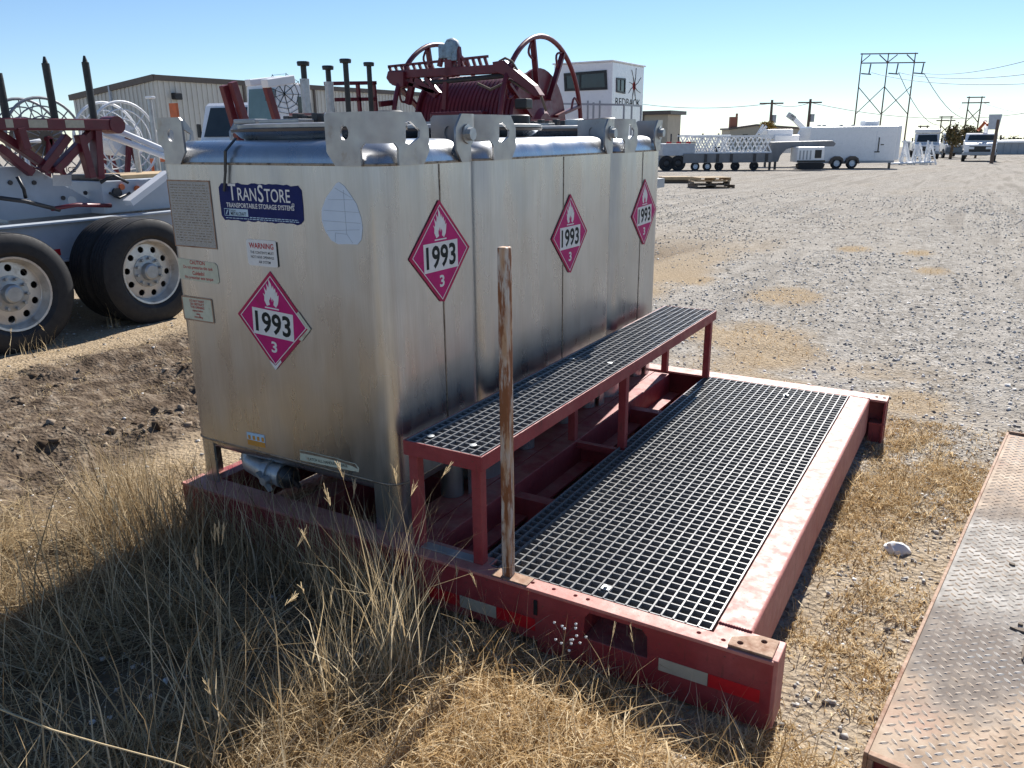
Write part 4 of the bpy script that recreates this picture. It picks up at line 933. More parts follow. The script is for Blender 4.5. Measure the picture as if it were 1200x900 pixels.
b = MB(); b.box(f(680, 95).x - .02, f(680, 95).x + .02, CY - .016, CY - .007, wd.z + .06, wb.z - .06); b.build('mullion', 'black', CBN)
g = lambda px, py: at(px, py, X=CX)
wa, wb, wc, wd = g(722, 91), g(732.5, 92), g(732, 110), g(722, 108)
framed(CBN, [(wd.y, wd.z), (wc.y, wc.z), (wb.y, wb.z), (wa.y, wa.z)], FX, w_=.035)
b = MB(); b.box(CX + .007, CX + .016, g(727, 100).y - .015, g(727, 100).y + .015, wd.z + .04, wb.z - .04); b.build('mullion', 'black', CBN)
sc_ = g(743, 101); b = MB()
for k, (a_, l_) in enumerate(((20, .42), (70, .38), (110, .36), (160, .30), (200, .34), (250, .40), (290, .42), (335, .40))):
    d1 = Vector((0, math.cos(R(a_)), math.sin(R(a_)))); d2 = Vector((0, math.cos(R(a_ + 14)), math.sin(R(a_ + 14)))); s_ = Vector((CX + .003, sc_.y, sc_.z))
    b.bar(s_, s_ + d1 * l_ * .5, .004, .022, (1, 0, 0)); b.bar(s_ + d1 * l_ * .5, s_ + d1 * l_ * .5 + d2 * l_ * .5, .004, .014, (1, 0, 0))
b.build('emblem_legs', 'ink', CBN)
b = MB(); b.lathe([(.001, .085), (.005, .085), (.005, 0)], (CX, sc_.y, sc_.z), 'x', 14); b.build('emblem_body', 'red_ink', CBN)
tc_ = g(736, 120); wid = g(752, 120).y - g(720, 120).y
t_ = text_mb('REDBACK', .30, lambda u, v, d: (CX + .004, tc_.y + u, tc_.z + v), fit=(wid * .9, .15)); t_.build('lettering', 'ink', CBN)
for px_ in (689, 703): 
    b = MB(); p_ = f(px_, 118); b.box(p_.x - .015, p_.x + .015, CY - .012, CY - .001, .9, p_.z); b.build('panel_joint', 'shed', CBN)
b = MB(); p_ = f(660, 122); r_ = f(716, 121); b.bar((p_.x, CY - .35, p_.z), (CX + .4, CY - .35, r_.z - .05), .035, .035)
for px_ in (668, 688, 704): b.bar((f(px_, 122).x, CY - .35, p_.z), (f(px_, 122).x, CY - .35, 1.0), .03, .03)
b.bar((CX + .4, CY - .35, r_.z - .05), (CX + .4, CY + .6, r_.z - .05), .035, .035)
for yy in (CY - .3, CY + .1, CY + .6): b.bar((CX + .4, yy, r_.z - .05), (CX + .4, yy, .9), .03, .03)
b.build('guard_rail', 'shed', CBN)
b = MB(); b.box(xl, CX + .45, CY - .4, y2 + .35, .55, .749); b.build('platform', 'shed', CBN)
for xx in (xl + .2, CX - .2): b = MB(); b.box(xx - .1, xx + .1, CY - .2, y2 + .2, -.12, .5495); b.build('support', 'dark_steel', CBN)

# ================================================================ LEFT BACKGROUND
def wire_reel(c, rad, label, mat, spokes, wd=.55):
    T = thing('cable_reel', label, 'reel', (c.x, c.y, 0), group='open cable reels behind the trailer')
    for dx in (-wd / 2, wd / 2):
        b = MB()
        torus(b, c + Vector((dx, 0, 0)), rad, .022, 40, 6); W = b.build('flange_ring', mat, T, smooth=True)
        for rr in (.8, .55): 
            b = MB(); torus(b, c + Vector((dx, 0, 0)), rad * rr, .011, 32, 5); b.build('wire_ring', mat, W, smooth=True)
        for k in range(spokes):
            t = 2 * math.pi * k / spokes; d = Vector((0, math.cos(t), math.sin(t))); b = MB(); b.tube([c + Vector((dx, 0, 0)) + d * rad * .2, c + Vector((dx, 0, 0)) + d * rad], .009, 5); b.build('spoke', mat, W)
    b = MB(); b.lathe([(-wd / 2, .0), (-wd / 2, rad * .42), (wd / 2, rad * .42), (wd / 2, 0)], c, 'x', 24); b.build('hub', 'dark_wood' if mat == 'mesh_wire' else 'white', T, auto=40)
    b = MB()
    for dx in (-wd / 2 - .08, wd / 2 + .08):
        for dy in (-.4, .4): b.bar(c + Vector((dx, 0, 0)), (c.x + dx, c.y + dy, -.02), .06, .06)
    b.tube([c - Vector((wd / 2 + .1, 0, 0)), c + Vector((wd / 2 + .1, 0, 0))], .04, 8); b.build('stand', 'maroon', T)
    return T
wire_reel(at(42, 163, D=12), .58, 'grey wire cable reel seen above the red cradle', 'mesh_wire', 16)
wire_reel(at(137, 164, D=12.5), .56, 'white rimmed cable reel in front of the tan building', 'white', 8, .45)
b = MB(); p = at(175, 116, D=9.5); b.tube([(p.x, p.y, -.02), (p.x, p.y, p.z)], .028, 8); LPo = b.build('yard_lamp', 'grey_galv', None, auto=40, loc=(p.x, p.y, 0))
tag(LPo, 'thin grey pole with small white lamp beside the front tank', 'lamp')
b = MB(); b.box(p.x - .04, p.x + .08, p.y - .03, p.y + .03, p.z, p.z + .03, .01); b.build('lamp_head', 'white', LPo)
b = MB(); p = at(156, 152, D=9.); b.tube([(p.x, p.y, -.02), (p.x, p.y, p.z)], .032, 8); tag(b.build('steel_post', 'grey_galv', None, auto=40, loc=(p.x, p.y, 0)), 'plain grey steel post at the trailer end', 'post')
b = MB(); p = at(190, 140, D=15); b.box(p.x - .25, p.x + .25, p.y - .2, p.y + .2, 1.3, 1.36); b.box(p.x + .05, p.x + .25, p.y + .15, p.y + .2, 1.36, 2.35)
for dx in (-.22, .22):
    for dy in (-.18, .18): b.bar((p.x + dx, p.y + dy, -.02), (p.x + dx, p.y + dy, 2.1 if dy > 0 else 1.3), .04, .04)
tag(b.build('steel_stand', 'orange_paint', None, loc=(p.x, p.y, 0)), 'small orange steel stand against the tan building', 'stand')

def truck(name, label, loc, rz, w_=2.3, hc=2.3, z0=.55, ln_=6., paint='white_truck', hood=1.1, roof_extra=None, cat='truck'):
    """cab-forward utility truck in its own frame: front towards -y."""
    T = thing(name, label, cat, loc, rz, world=False); h = w_ / 2
    prof = [(0, z0), (0, z0 + .62), (.05, z0 + .72), (hood, z0 + .85), (hood + .42, hc - .08), (hood + .55, hc), (hood + 1.6, hc), (hood + 1.72, hc - .08), (hood + 1.75, z0)]
    b = MB(); b.prism(prof, lambda u, v, d: (d, u, v), -h * .92, h * .92); B_ = b.build('cab', paint, T, bevel=.05)
    b = MB(); b.add([(-h * .78, hood + .035, z0 + .95), (h * .78, hood + .035, z0 + .95), (h * .70, hood + .37, hc - .16), (-h * .70, hood + .37, hc - .16)], [(0, 1, 2, 3)])
    b.v = [(x, y - .03, z + .02) for x, y, z in b.v]; b.build('windscreen', 'glass', T)
    for s_ in (-1, 1):
        b = MB(); b.prism([(hood + .28, z0 + .88), (hood + 1.35, z0 + .88), (hood + 1.35, hc - .14), (hood + .55, hc - .14)], lambda u, v, d: (s_ * d, u, v), h * .921, h * .93); b.build('side_window', 'glass', T)
        b = MB(); b.box(s_ * h * .5 - .2, s_ * h * .5 + .2, -.03, .02, z0 + .32, z0 + .5, .02); b.build('headlight', 'headlamp', T)
        b = MB(); b.box(s_ * (h + .12) - .06, s_ * (h + .12) + .06, hood + .25, hood + .33, z0 + .95, z0 + 1.35, .02); b.bar((s_ * h * .9, hood + .3, z0 + 1.1), (s_ * (h + .12), hood + .29, z0 + 1.1), .03, .03); b.build('mirror', 'black', T)
        for yy in (.75, ln_ - 1.2): put_wheel(T, s_ * (h - .14), yy, .46, s_, .95)
    b = MB(); b.box(-h * .62, h * .62, -.025, .02, z0 + .12, z0 + .55, .02); b.build('grille', 'black', T)
    b = MB(); b.box(-h, h, -.16, -.03, z0 - .12, z0 + .10, .03); b.build('bumper', 'shed', T)
    b = MB(); b.box(-h * .5, h * .5, .1, ln_, .45, .62); b.build('chassis', 'dark_steel', T)
    b = MB(); b.box(-h, h, hood + 1.9, ln_, .7, 1.55, .03); b.build('rear_body', paint, T)
    return T
# small white vehicle in front of the building, cab of a boom truck nearer
p = at(240, 165, D=23); t = truck('service_truck', 'white service truck with red fender in front of the tan building', (p.x, p.y, 0), R(12), 2.3, 2.75, .8, 6.2)
b = MB(); b.box(.2, 1.16, .3, 1.25, 1.0, 1.30, .05); b.build('fender', 'tape_red', t)
OC = at(318, 94, D=14.); 
T = thing('boom_truck_cab', 'white operator cab with black web pattern and sloping green windscreen', 'cab', (OC.x - .4, OC.y + .7, 0))
x0_ = at(281, 110, Y=OC.y).x; y1_ = at(362, 97, X=OC.x).y; zt_ = OC.z; zb_ = 1.1
b = MB(); b.prism([(OC.y + .06, zb_), (OC.y, zb_ + .2), (OC.y + .18, zt_ - .02), (OC.y + .3, zt_), (y1_, zt_ - .02), (y1_, zb_)], lambda u, v, d: (d, u, v), x0_, OC.x); b.build('body', 'white_truck', T, bevel=.04)
b = MB(); b.add([(x0_ + .06, OC.y + .028, zb_ + .45), (OC.x - .06, OC.y + .028, zb_ + .45), (OC.x - .1, OC.y + .15, zt_ - .12), (x0_ + .1, OC.y + .15, zt_ - .12)], [(0, 1, 2, 3)]); b.v = [(x, y - .02, z) for x, y, z in b.v]; b.build('windscreen', 'glass_green', T)
b = MB(); b.box(OC.x + .001, OC.x + .01, at(348, 110, X=OC.x).y, at(358, 110, X=OC.x).y, zb_ + .3, zt_ - .25); b.build('side_window', 'glass', T)
b = MB(); cc = at(333, 110, X=OC.x); q = random.Random(8)
for k in range(9):
    a_ = 2 * math.pi * k / 9; pts = [Vector((OC.x + .004, cc.y + math.cos(a_) * r_ * .5, cc.z + math.sin(a_) * r_ * .36)) for r_ in (0, .5, 1)]
    b.bar(pts[0], pts[1], .005, .02, (1, 0, 0)); b.bar(pts[1], pts[2], .005, .012, (1, 0, 0))
for rr in (.22, .36, .48):
    for k in range(9):
        a_, b__ = 2 * math.pi * k / 9, 2 * math.pi * (k + 1) / 9
        b.bar((OC.x + .004, cc.y + math.cos(a_) * rr, cc.z + math.sin(a_) * rr * .72), (OC.x + .004, cc.y + math.cos(b__) * rr, cc.z + math.sin(b__) * rr * .72), .005, .012, (1, 0, 0))
b.build('web_pattern', 'ink', T)
b = MB(); b.box(x0_ - .1, OC.x + .5, OC.y - .3, y1_ + 1.5, .6, zb_ - .001); b.build('deck', 'shed', T)
for xx in (x0_ + .1, OC.x - .1): b = MB(); b.box(xx - .08, xx + .08, OC.y, y1_ + 1, -.06, .5995); b.build('support', 'dark_steel', T)
b = MB(); b.box(OC.x + .6, OC.x + .66, OC.y + .2, y1_ + 1.6, 1.9, 1.98); b.build('grab_rail', 'white', T)
# red lifting arms with white roller on the trailer
LA = thing('lifting_arms', 'two leaning red arms with a white roller beside the capped posts', 'arms', (-6.2, 5.1, .976))
for pa, pb, xx in (((272, 96), (298, 146), -6.0), ((262, 100), (284, 146), -6.1), ((312, 100), (334, 140), -6.35)):
    a, c = at(*pa, X=xx), at(*pb, X=xx); b = MB(); b.bar(a, (c.x, c.y + (c.y - a.y) * .45, 1.0), .07, .09); b.build('arm', 'maroon', LA, bevel=.006)
a, c = at(310, 98, X=-6.3), at(342, 93, X=-6.3); b = MB(); b.bar(a, c, .12, .10); b.bar(a + Vector((-.3, 0, .02)), c + Vector((-.3, .1, .02)), .1, .08); b.build('roller', 'white', LA, bevel=.01)
b = MB(); b.box(-6.5, -5.7, 4.8, 6.2, .977, 1.05); b.build('base', 'maroon', LA)

# --- long tan building
BC = at(180, 88, D=36); bx_, by_ = BC.x, BC.y; zc = BC.z
BL = thing('metal_building', 'long tan ribbed metal building with brown eaves behind the trucks', 'building', (bx_ - 3.2, by_ + 15, 0))
xl_ = at(85, 112, Y=by_).x; zl = at(85, 112, Y=by_).z; ye = by_ + 34
b = MB(); b.add([(bx_, by_, -1.6), (xl_, by_, -1.6), (xl_, by_, zl), (bx_, by_, zc), (bx_, ye, -1.6), (xl_, ye, -1.6), (xl_, ye, zl), (bx_, ye, zc)], [(0, 1, 2, 3), (4, 7, 6, 5), (0, 3, 7, 4), (1, 5, 6, 2), (3, 2, 6, 7)]); b.build('wall', 'tan_wall', BL)
b = MB(); y = by_ + .15
while y < ye: b.box(bx_ + .001, bx_ + .045, y, y + .09, 0, zc - .2); y += .30
x = bx_ - .12
while x > xl_: b.box(x - .09, x, by_ - .045, by_ - .001, 0, zl + (zc - zl) * (x - .1 - xl_) / (bx_ - xl_) - .18); x -= .30
tag(b.build('wall_rib', 'tan_wall', BL), kind='stuff')
b = MB(); b.box(bx_ - .05, bx_ + .12, by_ - .1, ye, zc - .22, zc + .02); b.bar((xl_ - .15, by_ - .06, zl - .1), (bx_ + .1, by_ - .06, zc - .10), .14, .26); b.build('eaves_trim', 'brown_trim', BL)
b = MB(); b.bar((bx_ - 3.2, by_ - .09, 0.), (bx_ - 3.2, by_ - .09, zl + (zc - zl) * .5), .1, .12); b.build('downpipe', 'trailer', BL)
b = MB(); p = at(204, 113, X=bx_); b.box(bx_ + .05, bx_ + .35, p.y - .2, p.y + .2, p.z - .15, p.z + .15, .04); b.build('wall_lamp', 'black', BL)
b = MB(); b.box(bx_ + .046, bx_ + .09, by_ + 9, by_ + 13, -.8, 3.0); b.build('door', 'shed', BL)
b = MB(); y = by_ + 5
while y < ye - 1: b.box(bx_ + .046, bx_ + .12, y, y + .12, 0, zc - .22); y += 5
b.build('pilaster', 'brown_trim', BL)

B2 = at(783, 134, D=62); e2 = at(752, 131, D=60)
BD = thing('end_building', 'tan building end with brown roof edge right of the tanks', 'building', (B2.x - 3, B2.y, 0))
b = MB(); b.box(B2.x - 9, B2.x, B2.y, B2.y + 3, -2., B2.z, .02); b.build('wall', 'tan_wall2', BD)
b = MB(); b.box(B2.x - 9.2, B2.x + .35, B2.y - .4, B2.y + 3.3, B2.z + .001, B2.z + .28); b.build('roof_edge', 'brown_trim', BD)
b = MB(); b.box(B2.x - 1.6, B2.x - .5, B2.y - .03, B2.y - .002, -1, 2.0); b.build('door', 'shed', BD)
b = MB(); b.box(B2.x - 2.05, B2.x - 1.95, B2.y - .08, B2.y - .003, 0, B2.z); b.build('downpipe', 'brown_trim', BD)

# ================================================================ RIGHT BACKGROUND
ROT = math.atan2(.5067, .862)
class Far:
    """a far thing in its own frame (x to the right, y away, z up), measured off the photograph at its ground distance."""
    def __init__(s, name, label, cat, px, py, group=None, rz=ROT):
        s.px, s.py = px, py; p = atg(px, py); s.s = (p - CAM).dot(cf) / FPX
        s.T = thing(name, label, cat, (p.x, p.y, p.z), rz, group, world=False); s.loc = p
    def x(s, px): return (px - s.px) * s.s
    def z(s, py): return max((s.py - py) * s.s, -.05)
    def box(s, nm, mt, x0, x1, yt, yb, d0=-.5, d1=.5, c=0., parent=None):
        b = MB(); b.box(s.x(x0), s.x(x1), d0, d1, s.z(yb), s.z(yt), c); return b.build(nm, mt, parent or s.T)
    def bar(s, nm, mt, p, q, w_, d=0., t=None, parent=None):
        b = MB(); b.bar((s.x(p[0]), d, s.z(p[1])), (s.x(q[0]), d, s.z(q[1])), t or w_, w_); return b.build(nm, mt, parent or s.T)
    def poly(s, nm, mt, pts, d0, d1, parent=None, bevel=0.):
        b = MB(); b.prism([(s.x(a), s.z(c)) for a, c in pts], lambda u, v, d: (u, d, v), d0, d1); return b.build(nm, mt, parent or s.T, bevel=bevel)
def far_wheel(F_, px, r, d, mt='white', z=None):
    b = MB(); z_ = r if z is None else z
    b.lathe([(-.13, r * .55), (-.13, r * .92), (-.08, r), (.08, r), (.13, r * .92), (.13, r * .55)], (F_.x(px), d, z_), 'y', 24); W = b.build('wheel', 'rubber', F_.T, auto=40)
    b = MB(); b.lathe([(-.10, 0), (-.10, r * .3), (-.05, r * .45), (-.125, r * .55)], (F_.x(px), d, z_), 'y', 20); b.build('rim', mt, W, auto=40)
# enclosed trailer
E_ = Far('enclosed_trailer', 'white enclosed cargo trailer with tandem wheels parked on the gravel', 'trailer', 990, 197.8)
E_.box('body', 'white_truck', 946, 1047, 150.5, 189.5, .0, 2.2, .08)
E_.box('front_cap', 'white', 1046, 1052.5, 150, 189, .08, 2.12, .12)
E_.box('side_door', 'white_truck', 1023, 1034, 156, 186, -.02, -.001)
E_.box('door_bar', 'black', 1025.5, 1026.5, 163, 179, -.06, -.021); E_.box('door_bar', 'black', 1022, 1028, 178.5, 179.7, -.05, -.021); E_.box('door_handle', 'black', 1028.5, 1032, 170.5, 171.6, -.05, -.021)
E_.box('skirt', 'shed', 946, 1047, 189, 191.5, .03, 2.17)
for px_ in (978.5, 996.5): far_wheel(E_, px_, .36, -.06, 'white')
for p0_, p1_ in ((970, 987), (988, 1005)): E_.poly('mudguard', 'brown_trim', [(p0_, 192), (p0_ + 2, 186), (p0_ + 6, 183.5), (p1_ - 6, 183.5), (p1_ - 2, 186), (p1_, 192), (p1_ - 2, 192), (p1_ - 4, 187.5), (p0_ + 4, 187.5), (p0_ + 2, 192)], -.24, -.02)
E_.box('air_conditioner', 'white', 1013.5, 1030.5, 144.5, 150.4, .8, 1.6, .05)
for px_ in (961, 967, 987, 1001): E_.box('roof_vent', 'shed', px_ - 1.2, px_ + 1.2, 148.5, 151, .8, 1.1)
E_.box('jack', 'dark_steel', 1049, 1051, 189, 199, 1.0, 1.15)
# gooseneck flatbed
G_ = Far('gooseneck_flatbed', 'long dark grey gooseneck flatbed trailer carrying white lattice sections', 'trailer', 860, 200)
G_.box('deck', 'flat_grey', 800, 904, 180.3, 191, 0, 2.4, .03); G_.box('rear_deck', 'trailer', 776, 813.5, 169, 182.5, .1, 2.3, .03)
for k in range(6): G_.box('reflective_tape', 'tape_red' if k % 2 == 0 else 'tape_white', 780 + 5.6 * k, 785.6 + 5.6 * k, 166.8, 168.8, .05, .2)
for px_ in (826, 840, 856, 883, 897): G_.box('side_pocket', 'dark_steel', px_ - 1.6, px_ + 1.6, 181, 190, -.05, -.002)
G_.poly('gooseneck', 'flat_grey', [(904, 191), (904, 168.5), (976, 167.5), (980, 171), (978, 174), (931, 174.2), (922, 177), (916, 184), (914, 191)], .5, 1.9, bevel=.02)
for px_ in (905.2, 911.5): G_.box('landing_leg', 'dark_steel', px_ - 1.1, px_ + 1.1, 188, 200, .6, .75)
for px_ in (781, 794.5): far_wheel(G_, px_, .47, .15, 'dark_steel')
for px_ in (815, 829, 843, 862, 884): far_wheel(G_, px_, .27, .2, 'white' if px_ < 835 else 'dark_steel')
G_.box('mast_rest', 'dark_steel', 837, 843, 173, 174.5, .2, .6); G_.box('mast_rest', 'dark_steel', 839.3, 841, 174.5, 181, .3, .5)
for px_ in (792, 801, 830, 849): G_.box('stake', 'dark_steel', px_ - .8, px_ + .8, 158, 170, 2.0, 2.1)
# lattice mast sections on it
def lattice(px0, px1, yt, yb, d0, d1, label, n, seed):
    L = Far('lattice_section', label, 'lattice', 860, 200, 'white lattice sections on the flatbed'); x0, x1, zb, zt = L.x(px0), L.x(px1), L.z(yb), L.z(yt)
    for yy in (d0, d1):
        for zz in (zb, zt): b = MB(); b.bar((x0, yy, zz), (x1, yy, zz), .10, .10); b.build('chord', 'white', L.T)
    for k in range(n):
        xa, xb = x0 + (x1 - x0) * k / n, x0 + (x1 - x0) * (k + 1) / n
        for yy in (d0, d1):
            b = MB(); b.bar((xa, yy, zb), (xb, yy, zt), .06, .07); b.build('brace', 'white', L.T); b = MB(); b.bar((xa, yy, zt), (xb, yy, zb), .06, .07); b.build('brace', 'white', L.T)
        b = MB(); b.bar((xa, d0, zt), (xa, d1, zt), .06, .06); b.build('brace', 'white', L.T)
    return L
lattice(812, 903, 161.5, 179.8, .15, 1.0, 'white steel lattice section lying along the flatbed', 9, 1)
lattice(800, 860, 160.5, 179.6, 1.3, 2.1, 'rear white lattice section behind the longer one on the flatbed', 6, 2)
# white machinery, crawler, boom
H_ = Far('pump_unit', 'white box-shaped machine behind the flatbed gooseneck', 'machine', 920, 196)
H_.box('housing', 'white', 897, 927, 153.5, 164, .2, 2, .06); H_.box('tank', 'white', 905, 940, 160, 172, 0, 2, .06); H_.box('frame', 'shed', 895, 944, 172, 180, .1, 2.2)
for px_ in (899, 940): H_.box('leg', 'dark_steel', px_ - 1, px_ + 1, 180, 197, .5, .7)
H_.bar('pipe', 'white', (888, 158), (896, 150), .15, .3); H_.bar('pipe', 'white', (886, 160), (893, 148), .12, .5)
K_ = Far('knuckle_boom', 'white folding crane boom raised beside the enclosed trailer', 'crane', 945, 194.5)
K_.bar('boom_arm', 'white', (921, 138), (941, 156), .30, 0, .3); K_.bar('boom_head', 'shed', (918, 137), (926, 142), .35, 0, .3); K_.poly('turret', 'white', [(934, 160), (938, 152), (948, 151), (956, 156), (958, 168), (936, 170)], -.4, .8, bevel=.04)
K_.box('ring', 'shed', 946, 955, 159, 166, -.55, -.41, .02); K_.box('column', 'white', 938, 956, 168, 196, -.2, .7, .03)
c_ = Far('tracked_carrier', 'small white tracked carrier under the flatbed gooseneck', 'carrier', 943, 199.4)
c_.box('body', 'white', 927, 958, 173, 190, -.9, .4, .05); c_.box('engine_bay', 'black', 947, 954.5, 176.5, 185.5, -.93, -.901, .02)
for px_ in (930, 934, 938, 942): c_.box('slat', 'shed', px_ - .7, px_ + .7, 177, 187, -.93, -.901)
c_.poly('track', 'rubber', [(929, 196), (928, 192.5), (931, 190.5), (956, 190.5), (959, 192.5), (958, 196), (955, 198), (932, 198)], -1.0, -.55); c_.box('bumper', 'black', 927, 959, 187.8, 190, -.98, -.9)
# pile of white A-shaped frames
A_ = Far('frame_pile', 'pile of white steel A-frames leaning behind the cargo trailer', 'frames', 1068, 193)
q = random.Random(3)
for k in range(13):
    x = 1046 + 3.6 * k + q.uniform(-1, 1); dd = q.uniform(-.6, .9); h_ = q.uniform(165, 173); lean = q.uniform(2, 6)
    b = MB(); b.bar((A_.x(x), dd, -.03), (A_.x(x + lean), dd + .2, A_.z(h_)), .09, .1); b.bar((A_.x(x + 2 * lean + 2), dd, -.03), (A_.x(x + lean), dd + .2, A_.z(h_)), .09, .1); b.bar((A_.x(x + lean * .4), dd + .05, A_.z(183)), (A_.x(x + 1.6 * lean + 1), dd + .05, A_.z(183)), .07, .07); b.build('a_frame', 'white', A_.T)
for k in range(4): b = MB(); b.tube([(A_.x(1036), -1.4 + .25 * k, .15), (A_.x(1088), -.8 + .25 * k, .2)], .07, 8); b.build('pipe', 'white', A_.T)
# trucks
p = atg(1083, 186.5); t = truck('flatbed_truck', 'white truck half hidden behind the pile of A-frames', (p.x, p.y + 2, p.z - .03), R(8), 2.3, 2.35, .6, 7.); t.scale = (1.2,) * 3
b = MB(); b.box(-1.1, 1.1, 1.4, 2.6, 2.36, 2.75, .1); b.build('roof_box', 'white', t)
p = atg(1114, 185.5); t = truck('blue_truck', 'dark blue and white truck facing the camera, left of the bucket truck', (p.x + .4, p.y + 2, p.z - .03), R(14), 2.4, 2.55, .65, 7.5); t.scale = (1.15,) * 3
b = MB(); b.box(-1.0, 1.0, -.20, -.165, .55, 1.1, .03); b.build('front_guard', 'blue_truck', t)
b = MB(); b.box(-.9, .9, .02, .95, 1.3, 1.45, .05); b.build('bonnet_panel', 'blue_truck', t)
b = MB(); b.lathe([(0, .5), (.3, .45), (.45, .2), (.45, 0)], (0, 3.4, 2.7), 'z', 16); b.box(-.4, .4, 3, 3.8, 1.55, 2.7); b.build('roof_dome', 'blue_truck', t, auto=40)
p = atg(1146, 189.5); t = truck('bucket_truck', 'white bucket truck with raised grey bucket near the right edge', (p.x, p.y, p.z), R(2), 2.35, 2.1, .6, 6.5); t.scale = (1.22,) * 3
b = MB(); b.tube([(.3, 4.6, 1.5), (.3, 4.6, 2.6), (.1, 2.0, 2.9)], .16, 10); b.build('boom', 'white', t, auto=40)
b = MB(); b.add([(.35, .9, 2.35), (1.05, .9, 2.35), (1.05, 1.5, 2.35), (.35, 1.5, 2.35), (.28, .85, 3.45), (1.15, .85, 3.45), (1.15, 1.6, 3.45), (.28, 1.6, 3.45)], [(0, 1, 5, 4), (1, 2, 6, 5), (2, 3, 7, 6), (3, 0, 4, 7), (0, 3, 2, 1)]); b.build('bucket', 'trailer', t)
b = MB(); b.tube([(-.3, 1.6, 2.3), (.1, 1.8, 2.9), (.3, 1.4, 2.7)], .12, 8); b.build('jib', 'orange_paint', t, auto=40)
# far buildings
S_ = Far('long_shed', 'low grey shed with white roof edge at the right horizon', 'shed', 1170, 181)
S_.box('wall', 'shed', 1122, 1330, 168, 182, 0, 20); S_.box('roof', 'white', 1121, 1332, 166, 168, -.3, 20.5)
for k in range(24): S_.box('wall_panel', 'shed', 1124 + k * 8.5, 1130 + k * 8.5, 168.6, 181, -.06, -.002)
N_ = Far('brick_chimney_house', 'low tan building with red brick chimney behind the flatbed', 'building', 890, 176)
N_.poly('wall', 'tan_wall2', [(854, 178), (854, 152.5), (884, 148.5), (936, 152.5), (936, 178)], 0, 12); N_.poly('roof', 'brown_trim', [(852, 153), (884, 148.8), (938, 153), (938, 151), (884, 146.8), (852, 151)], -.6, 12.6)
N_.box('chimney', 'brick', 854.5, 863, 138.5, 151.5, 1, 3); N_.box('chimney_pot', 'brick', 861, 863, 134.8, 138.4, 1.2, 2)
for px_ in (872, 905): N_.box('window', 'glass', px_ - 3, px_ + 3, 158, 164, -.03, -.002)
# utility poles
def upole(px, yt, D_, label, arms=1):
    a = at(px, yt, D=D_); b = MB(); g0_ = gh(a.x, a.y); b.tube([(a.x, a.y, g0_ - .5), (a.x, a.y, a.z)], [.22, .14] if arms else [.15, .11], 8); o = b.build('utility_pole', 'pole', None, auto=40, loc=(a.x, a.y, g0_)); tag(o, label, 'pole', 'wooden utility poles')
    d = Vector((.862, .507, 0))
    for k in range(arms): b = MB(); z_ = a.z - .4 - 1.0 * k; b.bar(Vector((a.x, a.y - .2, z_)) - d * 1.4, Vector((a.x, a.y - .2, z_)) + d * 1.4, .14, .16); b.build('crossarm', 'pole', o)
    if arms:
        b = MB(); b.lathe([(0, .25), (.9, .25), (.9, 0)], Vector((a.x, a.y, a.z - 2.6)) + d * .4, 'z', 10); b.build('transformer', 'shed', o)
    return a
pa = upole(905, 117, 95, 'wooden utility pole above the brick chimney building'); pb = upole(950, 116, 95, 'wooden utility pole above the cargo trailer'); upole(1170, 140, 66, 'bare wooden pole beside the bucket truck', 0)
def pylon(legs, yt, D_, label, arms, brace, up=True):
    """wooden frame pylon: legs at pixels, arms (x0, x1, y), x-brace between y0 and y1."""
    c = at(sum(legs) / len(legs), yt, D=D_); g0_ = gh(c.x, c.y); T = thing('pylon', label, 'pylon', (c.x, c.y, g0_), ROT, group='wooden power pylons', world=False); s_ = D_ / FPX; c0_ = sum(legs) / len(legs); H = c.z - g0_; w_ = max(.24, s_ * 1.6)
    for l in legs: b = MB(); b.tube([((l - c0_) * s_, 0, -.5), ((l - c0_) * s_, 0, H)], [w_ * .62, w_ * .42], 8); b.build('leg', 'pole', T, auto=40)
    Z = lambda y: H - (y - yt) * s_
    for x0, x1, y in arms: b = MB(); b.bar(((x0 - c0_) * s_, -.3, Z(y)), ((x1 - c0_) * s_, -.3, Z(y)), w_ * .7, w_ * .8); b.build('crossarm', 'pole', T)
    for l0, l1 in zip(legs[:-1], legs[1:]):
        for a_, b_ in ((brace[0], brace[1]), (brace[1], brace[0])): b = MB(); b.bar(((l0 - c0_) * s_, .15, Z(a_)), ((l1 - c0_) * s_, .15, Z(b_)), w_ * .45, w_ * .5); b.build('brace', 'pole', T)
    return T, c, s_, Z, c0_
T, c, s_, Z, c0_ = pylon([1010.5, 1041.5, 1073], 62, 150, 'tall three-legged wooden power pylon above the cargo trailer', [(1008, 1075, 63), (1010, 1085, 73)], (99, 130))
for x0, x1 in ((1010.5, 1020), (1031, 1041), (1042, 1052), (1063, 1073)):
    b = MB(); up = x0 in (1010.5, 1042); b.bar(((x0 - c0_) * s_, 0, Z(72 if up else 64)), ((x1 - c0_) * s_, 0, Z(64 if up else 72)), .16, .16); b.build('knee_brace', 'pole', T)
for px_ in (1021, 1053, 1083):
    b = MB(); b.tube([((px_ - c0_) * s_, -.4, Z(74)), ((px_ - c0_ - 1) * s_, -.4, Z(85))], .14, 6); b.bar(((px_ - c0_ - 10) * s_, -.4, Z(84.5)), ((px_ - c0_ + 1.5) * s_, -.4, Z(85.5)), .2, .22); b.build('insulator', 'wire', T)
P2 = pylon([1136, 1151], 113, 330, 'two-legged power pylon above the blue truck', [(1133, 1154, 114), (1128, 1160, 120)], (127, 142))
P3 = pylon([1104, 1115], 136, 520, 'smaller far pylon between the big pylons', [(1101, 1117, 137), (1098, 1120, 141)], (146, 156))
P4 = pylon([1079, 1087], 147, 800, 'smallest far pylon right of the cargo trailer', [(1076, 1089, 148)], (153, 159))
